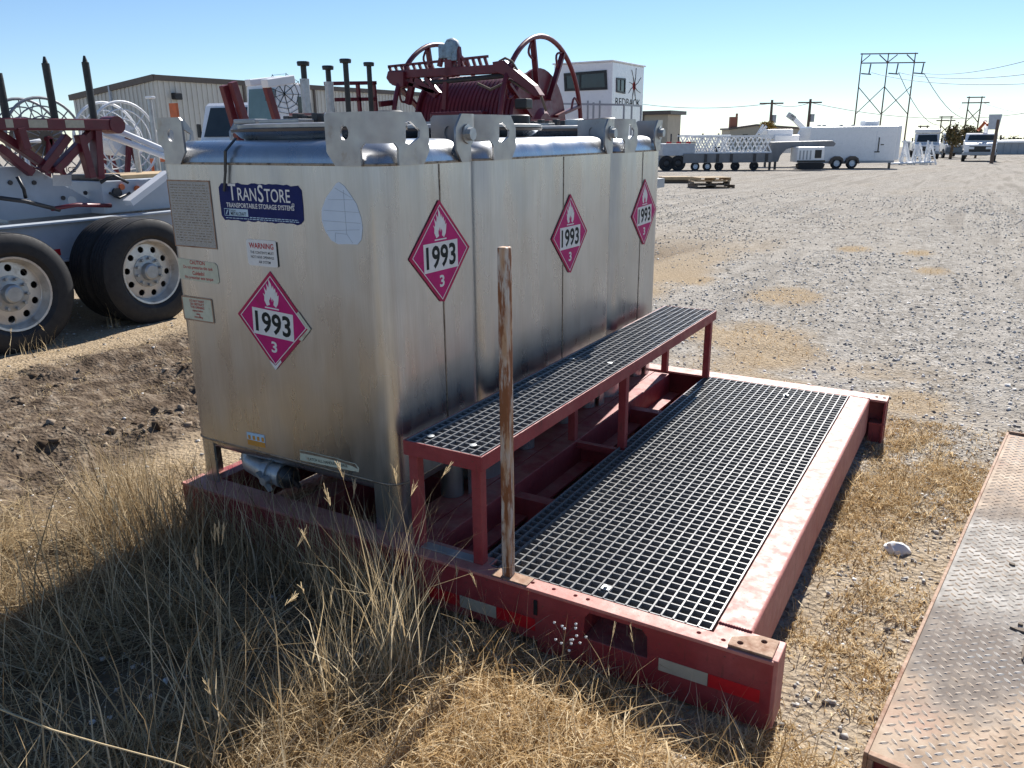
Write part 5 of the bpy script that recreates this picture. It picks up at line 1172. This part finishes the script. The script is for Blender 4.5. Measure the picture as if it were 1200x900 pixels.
def cable(a, c_, sag, label, r=.05):
    a, c_ = Vector(a), Vector(c_); b = MB(); b.tube([a.lerp(c_, k / 14) - Vector((0, 0, sag * 4 * (k / 14) * (1 - k / 14))) for k in range(15)], r, 5); o = b.build('power_cable', 'wire', None, smooth=True)
    return tag(o, label, 'cable', 'overhead power cables')
W1 = at(1083, 86, D=150); W2 = at(1053, 85, D=150); W3 = at(1021, 85, D=150)
for (a_, px_, py_, lb) in ((at(1083, 86, D=150), 1290, 44, 'uppermost cable running right from the tall pylon'), (at(1053, 85, D=150), 1290, 74, 'middle cable running right from the tall pylon'), (at(1021, 85, D=150), 1290, 92, 'lowest of the three cables running right from the tall pylon')):
    cable(a_, at(px_, py_, D=75), 1.2, lb, .045)
cable(at(1083, 86, D=150), at(1160, 121, D=330), 7, 'cable sagging from the tall pylon to the second pylon', .07)
cable(at(1053, 85, D=150), at(1128, 121, D=330), 9, 'left cable sagging from the tall pylon to the second pylon', .07)
cable(pa - Vector((0, 0, .4)), pb - Vector((0, 0, .4)), .4, 'cable between the two utility poles', .035)
cable(pb - Vector((0, 0, .4)), at(1230, 128, D=110), 1.5, 'cable from the right utility pole behind the tall pylon', .035)
cable(at(700, 112, D=110), pa - Vector((0, 0, .4)), 1.0, 'cable from the left utility pole running behind the cabin', .035)
cable(at(1151, 120, D=330), at(1300, 131, D=260), 3, 'cable leaving the second pylon to the right', .07)

# trees
def leafmat(name, c0, c1):
    m, nt, b, pos = newmat(name); a_ = nd(nt, 'ShaderNodeAttribute', attribute_name='rnd').outputs['Fac']
    nt.links.new(ramp(nt, a_, [(0., c0), (1., c1)]), b.inputs['Base Color']); b.inputs['Roughness'].default_value = .8; return m
M['leaf_a'] = leafmat('autumn_leaves', (.05, .055, .02), (.24, .16, .06)); M['leaf_b'] = leafmat('green_leaves', (.035, .05, .018), (.12, .13, .05)); M['leaf_c'] = leafmat('yellow_leaves', (.15, .10, .02), (.45, .30, .06))
def tree(px, py, D_, hpx, wpx, label, mat, seed, n=900):
    s_ = D_ / FPX; a = at(px, py, D=D_); H = a.z; q = np.random.RandomState(seed); h_ = hpx * s_; w_ = wpx * s_ / 2
    g0_ = gh(a.x, a.y); T = thing('tree', label, 'tree', (a.x, a.y, g0_), group='trees beyond the yard'); b = MB(); b.tube([(a.x, a.y, g0_ - .3), (a.x + .1, a.y, H * .5), (a.x, a.y, H * .8)], [.05 * h_ + .06, .03 * h_ + .04, .03], 7)
    for k in range(6):
        t = q.uniform(0, 6.28); zz = H * q.uniform(.4, .65); b.tube([(a.x, a.y, zz), (a.x + math.cos(t) * w_ * .6, a.y + math.sin(t) * w_ * .6, zz + h_ * .3)], [.08, .03], 5)
    b.build('trunk', 'bark', T, smooth=True)
    cl = q.normal(0, 1, (16, 3)); cl /= np.linalg.norm(cl, axis=1)[:, None]; cl *= q.uniform(.3, .85, (16, 1)); cl = cl * [w_, w_, h_ * .5]
    ci = q.randint(0, 16, n); p = cl[ci] + q.normal(0, 1, (n, 3)) * [w_ * .22, w_ * .22, h_ * .12] + [0, 0, H - h_ * .5 - g0_]
    sz = s_ * 1.5 * q.uniform(.6, 1.4, n); u = q.normal(0, 1, (n, 3)); u /= np.linalg.norm(u, axis=1)[:, None]; v = np.cross(u, q.normal(0, 1, (n, 3))); v /= np.linalg.norm(v, axis=1)[:, None]
    V = np.stack([p - u * sz[:, None], p + v * sz[:, None] * .6, p + u * sz[:, None], p - v * sz[:, None] * .6], 1).reshape(-1, 3)
    o = np_mesh('crown', V, np.arange(n * 4).reshape(-1, 4), np.zeros((0, 3), int), M[mat], {'rnd': np.repeat(q.rand(n), 4)}); o.parent = T
tree(1119, 146, 90, 26, 20, 'brown-green tree behind the blue truck', 'leaf_a', 1); tree(1136, 146, 92, 22, 18, 'lighter brown tree between blue truck and bucket truck', 'leaf_a', 2); tree(1148, 150, 95, 16, 16, 'low brownish tree directly behind the bucket truck', 'leaf_a', 3)
tree(900, 141, 92, 14, 16, 'small yellow tree above the brick chimney building', 'leaf_c', 4)
for k, px_ in enumerate((1175, 1188, 1201, 1215)): tree(px_, 163 - (k % 2) * 2, 190, 9, 16, ['leftmost', 'second', 'third', 'rightmost'][k] + ' of the dark trees beyond the grey shed', 'leaf_b', 10 + k, 500)

# pallets and boards
def pallet(loc, rz, label, w_=1.2, l_=1.1, mats=('wood', 'dark_wood')):
    T = thing('pallet', label, 'pallet', loc, rz, group='stacked wooden pallets', world=False)
    for x in (-w_ / 2 + .03, 0, w_ / 2 - .03): b = MB(); b.box(x - .025, x + .025, -l_ / 2, l_ / 2, .016, .105); b.build('stringer', mats[1], T)
    for k in range(7): y = -l_ / 2 + .05 + (l_ - .1) * k / 6; b = MB(); b.box(-w_ / 2, w_ / 2, y - .05, y + .05, .106, .126); b.build('board', mats[0], T)
    for y in (-l_ / 2 + .05, 0, l_ / 2 - .05): b = MB(); b.box(-w_ / 2, w_ / 2, y - .045, y + .045, 0, .0155); b.build('board', mats[1], T)
    return T
p = atg(833, 220); pz = p.z
pallet((p.x, p.y, pz), ROT + .1, 'bottom dark pallet of the nearer stack', 1.45, 1.0, ('dark_wood', 'dark_wood')); pallet((p.x - .12, p.y + .1, pz + .128), ROT - .06, 'middle pallet of the nearer stack', 1.35, 1.0); pallet((p.x - .06, p.y + .06, pz + .256), ROT + .14, 'topmost pale pallet of the nearer stack', 1.2, 1.0, ('wood', 'wood'))
p = atg(794, 214.5)
for k in range(4):
    b = MB(); a_ = ROT + rnd.uniform(-.06, .06); d = Vector((math.cos(a_), math.sin(a_), 0)); c = Vector((p.x + rnd.uniform(-.08, .08), p.y + rnd.uniform(-.1, .1), p.z + .07 + .13 * (k // 2))) + Vector((-math.sin(a_), math.cos(a_), 0)) * (.35 * (k % 2))
    b.bar(c - d * .62, c + d * .55, .3, .12); tag(b.build('timber_beam', 'wood' if k > 1 else 'dark_wood', None), ['lower front', 'lower back', 'upper front', 'upper back'][k] + ' timber in the small pile beside the rear tank', 'timber', 'timbers piled beside the rear tank')

# ================================================================ DRY GRASS
def straw_mat(name, cols, tl=.45):
    m = bpy.data.materials.new(name); m.use_nodes = True; nt = m.node_tree; nt.nodes.clear()
    a_ = nd(nt, 'ShaderNodeAttribute', attribute_name='rnd').outputs['Fac']
    c = ramp(nt, a_, cols)
    d = nd(nt, 'ShaderNodeBsdfDiffuse'); t = nd(nt, 'ShaderNodeBsdfTranslucent'); mx = nd(nt, 'ShaderNodeMixShader'); o = nd(nt, 'ShaderNodeOutputMaterial')
    nt.links.new(c, d.inputs[0]); nt.links.new(c, t.inputs[0]); mx.inputs[0].default_value = tl
    nt.links.new(d.outputs[0], mx.inputs[1]); nt.links.new(t.outputs[0], mx.inputs[2]); nt.links.new(mx.outputs[0], o.inputs[0]); return m
M['straw'] = straw_mat('dry_straw', [(0., (.22, .15, .075)), (.3, (.42, .31, .17)), (.7, (.60, .48, .30)), (1., (.72, .62, .44))])
M['straw_gold'] = straw_mat('golden_turf', [(0., (.22, .135, .06)), (.35, (.50, .345, .17)), (.7, (.68, .52, .31)), (1., (.82, .71, .50))])
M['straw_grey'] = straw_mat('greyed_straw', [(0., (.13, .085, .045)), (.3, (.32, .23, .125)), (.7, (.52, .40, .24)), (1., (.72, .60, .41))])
def blades(xy, ln0, ln1, lean0, lean1, curl, width, q, zoff=-.012, az=None, base=None, seg=4):
    n = len(xy); L = q.uniform(ln0, ln1, n) ** 1.0; a = q.uniform(0, 2 * np.pi, n) if az is None else q.normal(az[0], az[1], n)
    th = q.uniform(lean0, lean1, n); cu_ = q.uniform(0, curl, n); a2 = a + q.normal(0, .5, n)
    x, y = xy[:, 0].copy(), xy[:, 1].copy(); g0 = height(x, y); z = g0 + zoff if base is None else base.copy()
    kink = (q.rand(n) < .22) * q.uniform(.5, 1.6, n); kz = q.randint(1, seg, n)
    V = []; wv = 1.15 * width * (.5 + 1.6 * q.rand(n) ** 2); wx, wy = -np.sin(a2), np.cos(a2)
    for k in range(seg):
        f = 1 - .25 * k
        if k < seg - 1: V += [np.stack([x - wx * wv * f / 2, y - wy * wv * f / 2, z], 1), np.stack([x + wx * wv * f / 2, y + wy * wv * f / 2, z], 1)]
        else: V += [np.stack([x, y, z], 1)]
        t = th + cu_ * k + kink * (k >= kz); sl = L / (seg - 1); a = a + q.normal(0, .25, n)
        x = x + np.sin(t) * np.cos(a) * sl; y = y + np.sin(t) * np.sin(a) * sl; z = np.maximum(z + np.cos(t) * sl, g0 + .004 + .012 * q.rand(n))
    nv = 2 * (seg - 1) + 1; V = np.stack(V, 1).reshape(-1, 3); o = (np.arange(n) * nv)[:, None]
    Q = np.concatenate([o + np.array([[2 * k, 2 * k + 1, 2 * k + 3, 2 * k + 2]]) for k in range(seg - 2)], 0); T_ = o + np.array([[2 * seg - 4, 2 * seg - 3, 2 * seg - 2]])
    return V, Q, T_, np.repeat(q.rand(n), nv)
def join(parts):
    V, Q, T_, A = [], [], [], []; k = 0
    for v, q_, t, a in parts: V.append(v); Q.append(q_ + k); T_.append(t + k); A.append(a); k += len(v)
    return np.concatenate(V), np.concatenate(Q), np.concatenate(T_), np.concatenate(A)
def area(n, x0, x1, y0, y1, q, dens=None):
    p = np.stack([q.uniform(x0, x1, n * 3), q.uniform(y0, y1, n * 3)], 1)
    if dens is not None: p = p[q.rand(len(p)) < dens(p[:, 0], p[:, 1])]
    inside = (p[:, 0] > XL - .01) & (p[:, 0] < np.where((p[:, 1] < .05) | (p[:, 1] > 2.57), XR + .014, 1.312)) & (p[:, 1] > YF - .012) & (p[:, 1] < YB + .01)
    p = p[~inside]
    dx, dy = p[:, 0] - 1.652, p[:, 1] + .135; c_, s_ = math.cos(R(-6.5)), math.sin(R(-6.5)); lx, ly = dx * c_ + dy * s_, -dx * s_ + dy * c_
    p = p[~((lx > -.01) & (lx < RW) & (ly > -.01) & (ly < RL))]
    return p[:n]
q = np.random.RandomState(21)
cl = lambda x, y: np.clip((fbm(x * 3.1 + 4, y * 3.1, 3) - .32) * 3.2, .02, 1)
# tall greyed grass in front of the tanks
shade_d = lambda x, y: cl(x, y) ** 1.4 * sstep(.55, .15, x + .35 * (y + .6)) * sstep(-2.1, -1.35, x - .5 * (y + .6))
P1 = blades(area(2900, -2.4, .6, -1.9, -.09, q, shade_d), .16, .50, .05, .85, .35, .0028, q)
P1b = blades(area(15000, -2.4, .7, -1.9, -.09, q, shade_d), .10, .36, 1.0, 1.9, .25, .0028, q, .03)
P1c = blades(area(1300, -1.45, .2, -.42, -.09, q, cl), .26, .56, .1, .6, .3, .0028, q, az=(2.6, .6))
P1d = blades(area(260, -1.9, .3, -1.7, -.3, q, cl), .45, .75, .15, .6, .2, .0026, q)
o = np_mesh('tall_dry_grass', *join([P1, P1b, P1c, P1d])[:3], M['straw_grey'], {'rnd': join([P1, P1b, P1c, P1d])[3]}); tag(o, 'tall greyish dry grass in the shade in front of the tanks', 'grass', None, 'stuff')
# flattened straw left of the skid, in the sun
ld = lambda x, y: cl(x, y) ** 1.5 * sstep(-2.5, -1.8, x) * sstep(.75, -.1, y - .5 * (x + 1.6))
P2 = blades(area(6500, -2.7, -1.17, -1.2, 1.6, q, ld), .08, .26, .9, 1.5, .2, .0026, q, .002, az=(-.7, .9))
P2b = blades(area(500, -2.2, -1.17, -.9, 1.0, q, ld), .10, .28, .3, 1.1, .4, .0024, q)
P2c = blades(area(5000, -4.9, -2.4, .2, 4.5, q, lambda x, y: cl(x * 1.3, y) ** 2 * .7 + .3 * sstep(-4.3, -4.7, x)), .03, .10, .7, 1.5, .3, .003, q)
J = join([P2, P2b, P2c]); o = np_mesh('flattened_straw', *J[:3], M['straw'], {'rnd': J[3]}); tag(o, 'flattened pale straw on the sunlit ground left of the skid', 'grass', None, 'stuff')
# golden curly turf in front of and beside the skid
fd = lambda x, y: np.clip((fbm(x * 2.6, y * 2.6 + 3, 3) - .30) * 3, .06, 1) * sstep(-.1, .35, x - .4 * (y + .5))
P3 = blades(area(24000, 0., 2.1, -1.7, -.09, q, fd), .04, .13, .4, 1.5, .9, .0034, q)
P3b = blades(area(1500, .1, 1.5, -1.3, -.12, q, fd), .14, .30, .2, 1.0, .6, .0024, q)
sd = lambda x, y: np.clip((fbm(x * 2.8 + 9, y * 2.2, 5) - .40) * 3.4, .07, 1) * (.35 + .65 * (fbm(x * 17, y * 17, 2) > .47))
P4 = blades(area(21000, 1.31, 2.2, -.3, 3.1, q, sd), .025, .085, .4, 1.5, .9, .0032, q)
P3c = blades(area(3800, .0, 2.0, -1.6, -.12, q, fd), .10, .26, .9, 1.5, .7, .003, q, .02)
P4b = blades(area(1500, 1.31, 2.1, -.2, 2.9, q, sd), .06, .16, .5, 1.4, .7, .0028, q, .01)
J = join([P3, P3b, P3c, P4, P4b]); o = np_mesh('golden_turf', *J[:3], M['straw_gold'], {'rnd': J[3]}); tag(o, 'short golden dry turf in front of and right of the skid', 'grass', None, 'stuff')
# patches on the gravel behind, and what grows inside the skid frame
P5 = blades(area(17000, -1.2, 4.2, 2.72, 13, q, lambda x, y: patch_mask(x, y) ** 1.3 + .9 * np.clip(soil_mask(x, y) - .25, 0, 1) * cl(x * 2, y * 2)), .02, .07, .3, 1.4, .8, .003, q)
xy = np.stack([q.uniform(.15, .345, 1600), q.uniform(.1, 2.5, 1600)], 1); P6 = blades(xy, .04, .13, .2, 1.2, .6, .0025, q)
J = join([P5, P6]); o = np_mesh('grass_patches', *J[:3], M['straw_gold'], {'rnd': J[3]}); tag(o, 'thin dry grass patches scattered over the gravel behind the skid', 'grass', None, 'stuff')

# single tussocks and stalks that stand out
def tussock(px, py, n, l0, l1, lean, spread, label, seed, heads=0, az=None, mat='straw', width=.0028, curl=.22, base=None):
    q = np.random.RandomState(seed); p = base or at(px, py, Z=.04); z0 = gh(p.x, p.y)
    T = thing('grass_tussock', label, 'grass', (p.x, p.y, z0), group='dry grass tussocks standing out from the turf')
    xy = np.stack([p.x + q.normal(0, spread, n), p.y + q.normal(0, spread, n)], 1)
    v, Q, T_, A = blades(xy, l0, l1, 0., lean, curl, width, q, az=az, seg=5); v = v - [p.x, p.y, z0]
    o = np_mesh('blades', v, Q, T_, M[mat], {'rnd': A * .7 + .3}); o.parent = T; o['kind'] = 'stuff'
    if heads:      # seed heads: small fans of awns at the tips
        tips = v.reshape(n, 9, 3)[:, 8]; prev = v.reshape(n, 9, 3)[:, 6]; order = np.argsort(-tips[:, 2])[:heads]
        for i in order:
            d = tips[i] - prev[i]; d = d / (np.linalg.norm(d) + 1e-6); m_ = 12; V = []
            for k in range(m_):
                f = k / m_; s0 = tips[i] + d * (.045 * f - .02); dd = d + q.normal(0, .16, 3); dd /= np.linalg.norm(dd); e_ = s0 + dd * .028; w_ = np.cross(dd, q.normal(0, 1, 3)); w_ = w_ / np.linalg.norm(w_) * .0008
                V += [s0 - w_, s0 + w_, e_ + w_, e_ - w_]
            h = np_mesh('seed_head', np.array(V), np.arange(m_ * 4).reshape(-1, 4), np.zeros((0, 3), int), M['straw'], {'rnd': np.full(m_ * 4, .7)}); h.parent = T
    return T
tussock(470, 800, 130, .3, .78, .34, .05, 'tallest dry grass tussock below the tank corner', 31, 5)
tussock(405, 825, 80, .25, .62, .5, .05, 'bushy tussock left of the tallest one', 32, 3)
tussock(262, 885, 40, .3, .66, .5, .025, 'tussock with feathery seed heads near the bottom left', 33, 7, az=(2.2, .7))
tussock(330, 860, 80, .12, .36, .8, .06, 'low tussock between the seed-head tussock and the tallest one', 34, 2)
tussock(560, 760, 70, .12, .32, .9, .06, 'arching tussock below the first reflective tape', 35, 2)
tussock(730, 800, 60, .10, .26, .9, .06, 'low arching tussock below the fork opening', 36, 2)
tussock(840, 860, 60, .08, .22, 1.0, .06, 'small tussock below the right reflective tape', 37, 1)
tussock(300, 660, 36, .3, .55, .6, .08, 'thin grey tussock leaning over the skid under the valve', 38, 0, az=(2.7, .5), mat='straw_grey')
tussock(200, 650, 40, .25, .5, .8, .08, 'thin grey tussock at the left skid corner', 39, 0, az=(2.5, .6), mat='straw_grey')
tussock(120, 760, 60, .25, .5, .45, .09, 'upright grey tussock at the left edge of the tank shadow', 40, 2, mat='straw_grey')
tussock(45, 408, 46, .12, .26, .5, .10, 'weedy tussock in front of the nearer trailer wheel', 41, 3, width=.004)
tussock(136, 380, 12, .15, .28, .3, .04, 'few upright stalks between the trailer wheels', 42, 2, width=.004)
# long bright stalk at the bottom left, small flowering weed
b = MB(); pts = [at(x, y, D=d_) for x, y, d_ in ((-40, 815, 1.72), (60, 855, 1.68), (120, 872, 1.66), (200, 893, 1.64), (260, 915, 1.63))]; b.tube(pts, [.0022, .002, .0018, .0016, .0014], 6)
e = pts[-1]; b.tube([e, Vector((e.x + .04, e.y - .02, .3)), Vector((e.x + .06, e.y - .03, gh(e.x + .06, e.y - .03) - .02))], .0016, 6)
me_ = b.build('grass_stalk', 'straw_solid', None, smooth=True); tag(me_, 'long pale stalk bending across the bottom left corner', 'grass')
p = at(662, 800, Z=.05); FW = thing('flowering_weed', 'small dry weed with tiny white flowers in front of the skid', 'weed', (p.x, p.y, gh(p.x, p.y)))
b = MB(); q2 = random.Random(6); top = at(660, 742, D=(p - CAM).dot(cf)); b.tube([p, (p + top) / 2 + Vector((.004, 0, 0)), top], [.0018, .0014, .001], 5); tips = []
for k in range(14):
    s0 = p.lerp(top, q2.uniform(.6, 1)); e = s0 + Vector((q2.uniform(-.06, .07), q2.uniform(-.04, .04), q2.uniform(.01, .055))); b.tube([s0, (s0 + e) / 2 + Vector((0, 0, .006)), e], .0007, 4); tips.append(e)
b.build('stems', 'bark', FW)
for e in tips: b = MB(); b.lathe([(-.004, 0), (-.002, .004), (.002, .0045), (.005, .001)], e, 'z', 7); b.build('flower', 'paper', FW)

# ================================================================ LOOSE GRAVEL
q = np.random.RandomState(77); N = 200000
r_ = 1.6 + 30 * q.rand(N) ** 1.5; an = q.uniform(R(-40), R(44), N) + math.atan2(cf.x, cf.y)
X_ = CAM.x + r_ * np.sin(an); Y_ = CAM.y + r_ * np.cos(an)
ok = q.rand(N) < (.08 + .92 * (1 - np.maximum(soil_mask(X_, Y_), np.clip(patch_mask(X_, Y_), 0, .8)))) * (1 - .6 * mud_mask(X_, Y_)) * (.25 + .75 * sstep(.35, .6, fbm(X_ * .9, Y_ * .5, 3))) * sstep(34, 18, r_)
ok &= ~((X_ > XL - .02) & (X_ < XR + .02) & (Y_ > YF - .02) & (Y_ < YB + .02)); ok &= ~((X_ > 1.62) & (X_ < 3.4) & (Y_ > -.4) & (Y_ < 2.95) & (X_ - 1.652 > .114 * (Y_ + .135) - .02))
X_, Y_, r_ = X_[ok], Y_[ok], r_[ok]; N = len(X_)
sz = (.003 + .0105 * q.rand(N) ** 3.6) * (1 + .05 * r_)
octa = np.array([[1, 0, 0], [-.5, .87, 0], [-.5, -.87, 0], [.5, .8, .8], [-.9, 0, .8], [.4, -.8, .75]], float)
V = (octa[None] + q.uniform(-.35, .35, (N, 6, 3))) * sz[:, None, None] * q.uniform(.6, 1.15, (N, 1, 3))
t = q.uniform(0, 6.28, N); c_, s_ = np.cos(t), np.sin(t); V = np.stack([V[..., 0] * c_[:, None] - V[..., 1] * s_[:, None], V[..., 0] * s_[:, None] + V[..., 1] * c_[:, None], V[..., 2]], -1)
V = V + np.stack([X_, Y_, height(X_, Y_) - sz * .15], 1)[:, None, :]
F8 = np.array([(3, 4, 5), (0, 3, 5), (1, 4, 3), (2, 5, 4), (0, 1, 3), (1, 2, 4), (2, 0, 5)])
m_, nt_, b_, pos_ = newmat('crushed_stone'); nt_.links.new(ramp(nt_, nd(nt_, 'ShaderNodeAttribute', attribute_name='rnd').outputs['Fac'], [(0., (.22, .21, .195)), (.35, (.37, .355, .335)), (.7, (.50, .485, .46)), (1., (.72, .705, .68))]), b_.inputs['Base Color']); b_.inputs['Roughness'].default_value = .95; b_.inputs['Specular IOR Level'].default_value = .1
o = np_mesh('loose_gravel', V.reshape(-1, 3), np.zeros((0, 4), int), (np.arange(N)[:, None, None] * 6 + F8[None]).reshape(-1, 3), m_, {'rnd': np.repeat(q.rand(N), 6)}); tag(o, 'loose pale crushed stone scattered over the yard', 'gravel', None, 'stuff')

# clods in the churned wheel ruts
q = np.random.RandomState(91); N = 2600
X_ = q.uniform(-4.7, -2.35, N); Y_ = q.uniform(-.4, 6.5, N); ok = (q.rand(N) < mud_mask(X_, Y_)) & (fbm(X_ * 2.2, Y_ * 1.2 + 3, 3) > .47); X_, Y_ = X_[ok], Y_[ok]; N = len(X_)
sz = .006 + .030 * q.rand(N) ** 3.4
V = (octa[None] + q.uniform(-.4, .4, (N, 6, 3))) * sz[:, None, None] * q.uniform(.6, 1.3, (N, 1, 3)); t = q.uniform(0, 6.28, N); c_, s_ = np.cos(t), np.sin(t)
V = np.stack([V[..., 0] * c_[:, None] - V[..., 1] * s_[:, None], V[..., 0] * s_[:, None] + V[..., 1] * c_[:, None], V[..., 2]], -1) + np.stack([X_, Y_, height(X_, Y_) - sz * .2], 1)[:, None, :]
m_, nt_, b_, pos_ = newmat('mud_clods'); nt_.links.new(ramp(nt_, nd(nt_, 'ShaderNodeAttribute', attribute_name='rnd').outputs['Fac'], [(0., (.07, .052, .038)), (.6, (.18, .14, .105)), (1., (.34, .28, .22))]), b_.inputs['Base Color']); b_.inputs['Roughness'].default_value = 1.; b_.inputs['Specular IOR Level'].default_value = 0.
o = np_mesh('mud_clods', V.reshape(-1, 3), np.zeros((0, 4), int), (np.arange(N)[:, None, None] * 6 + F8[None]).reshape(-1, 3), m_, {'rnd': np.repeat(q.rand(N), 6)}); tag(o, 'dark earth clods churned up along the wheel ruts', 'mud', None, 'stuff')
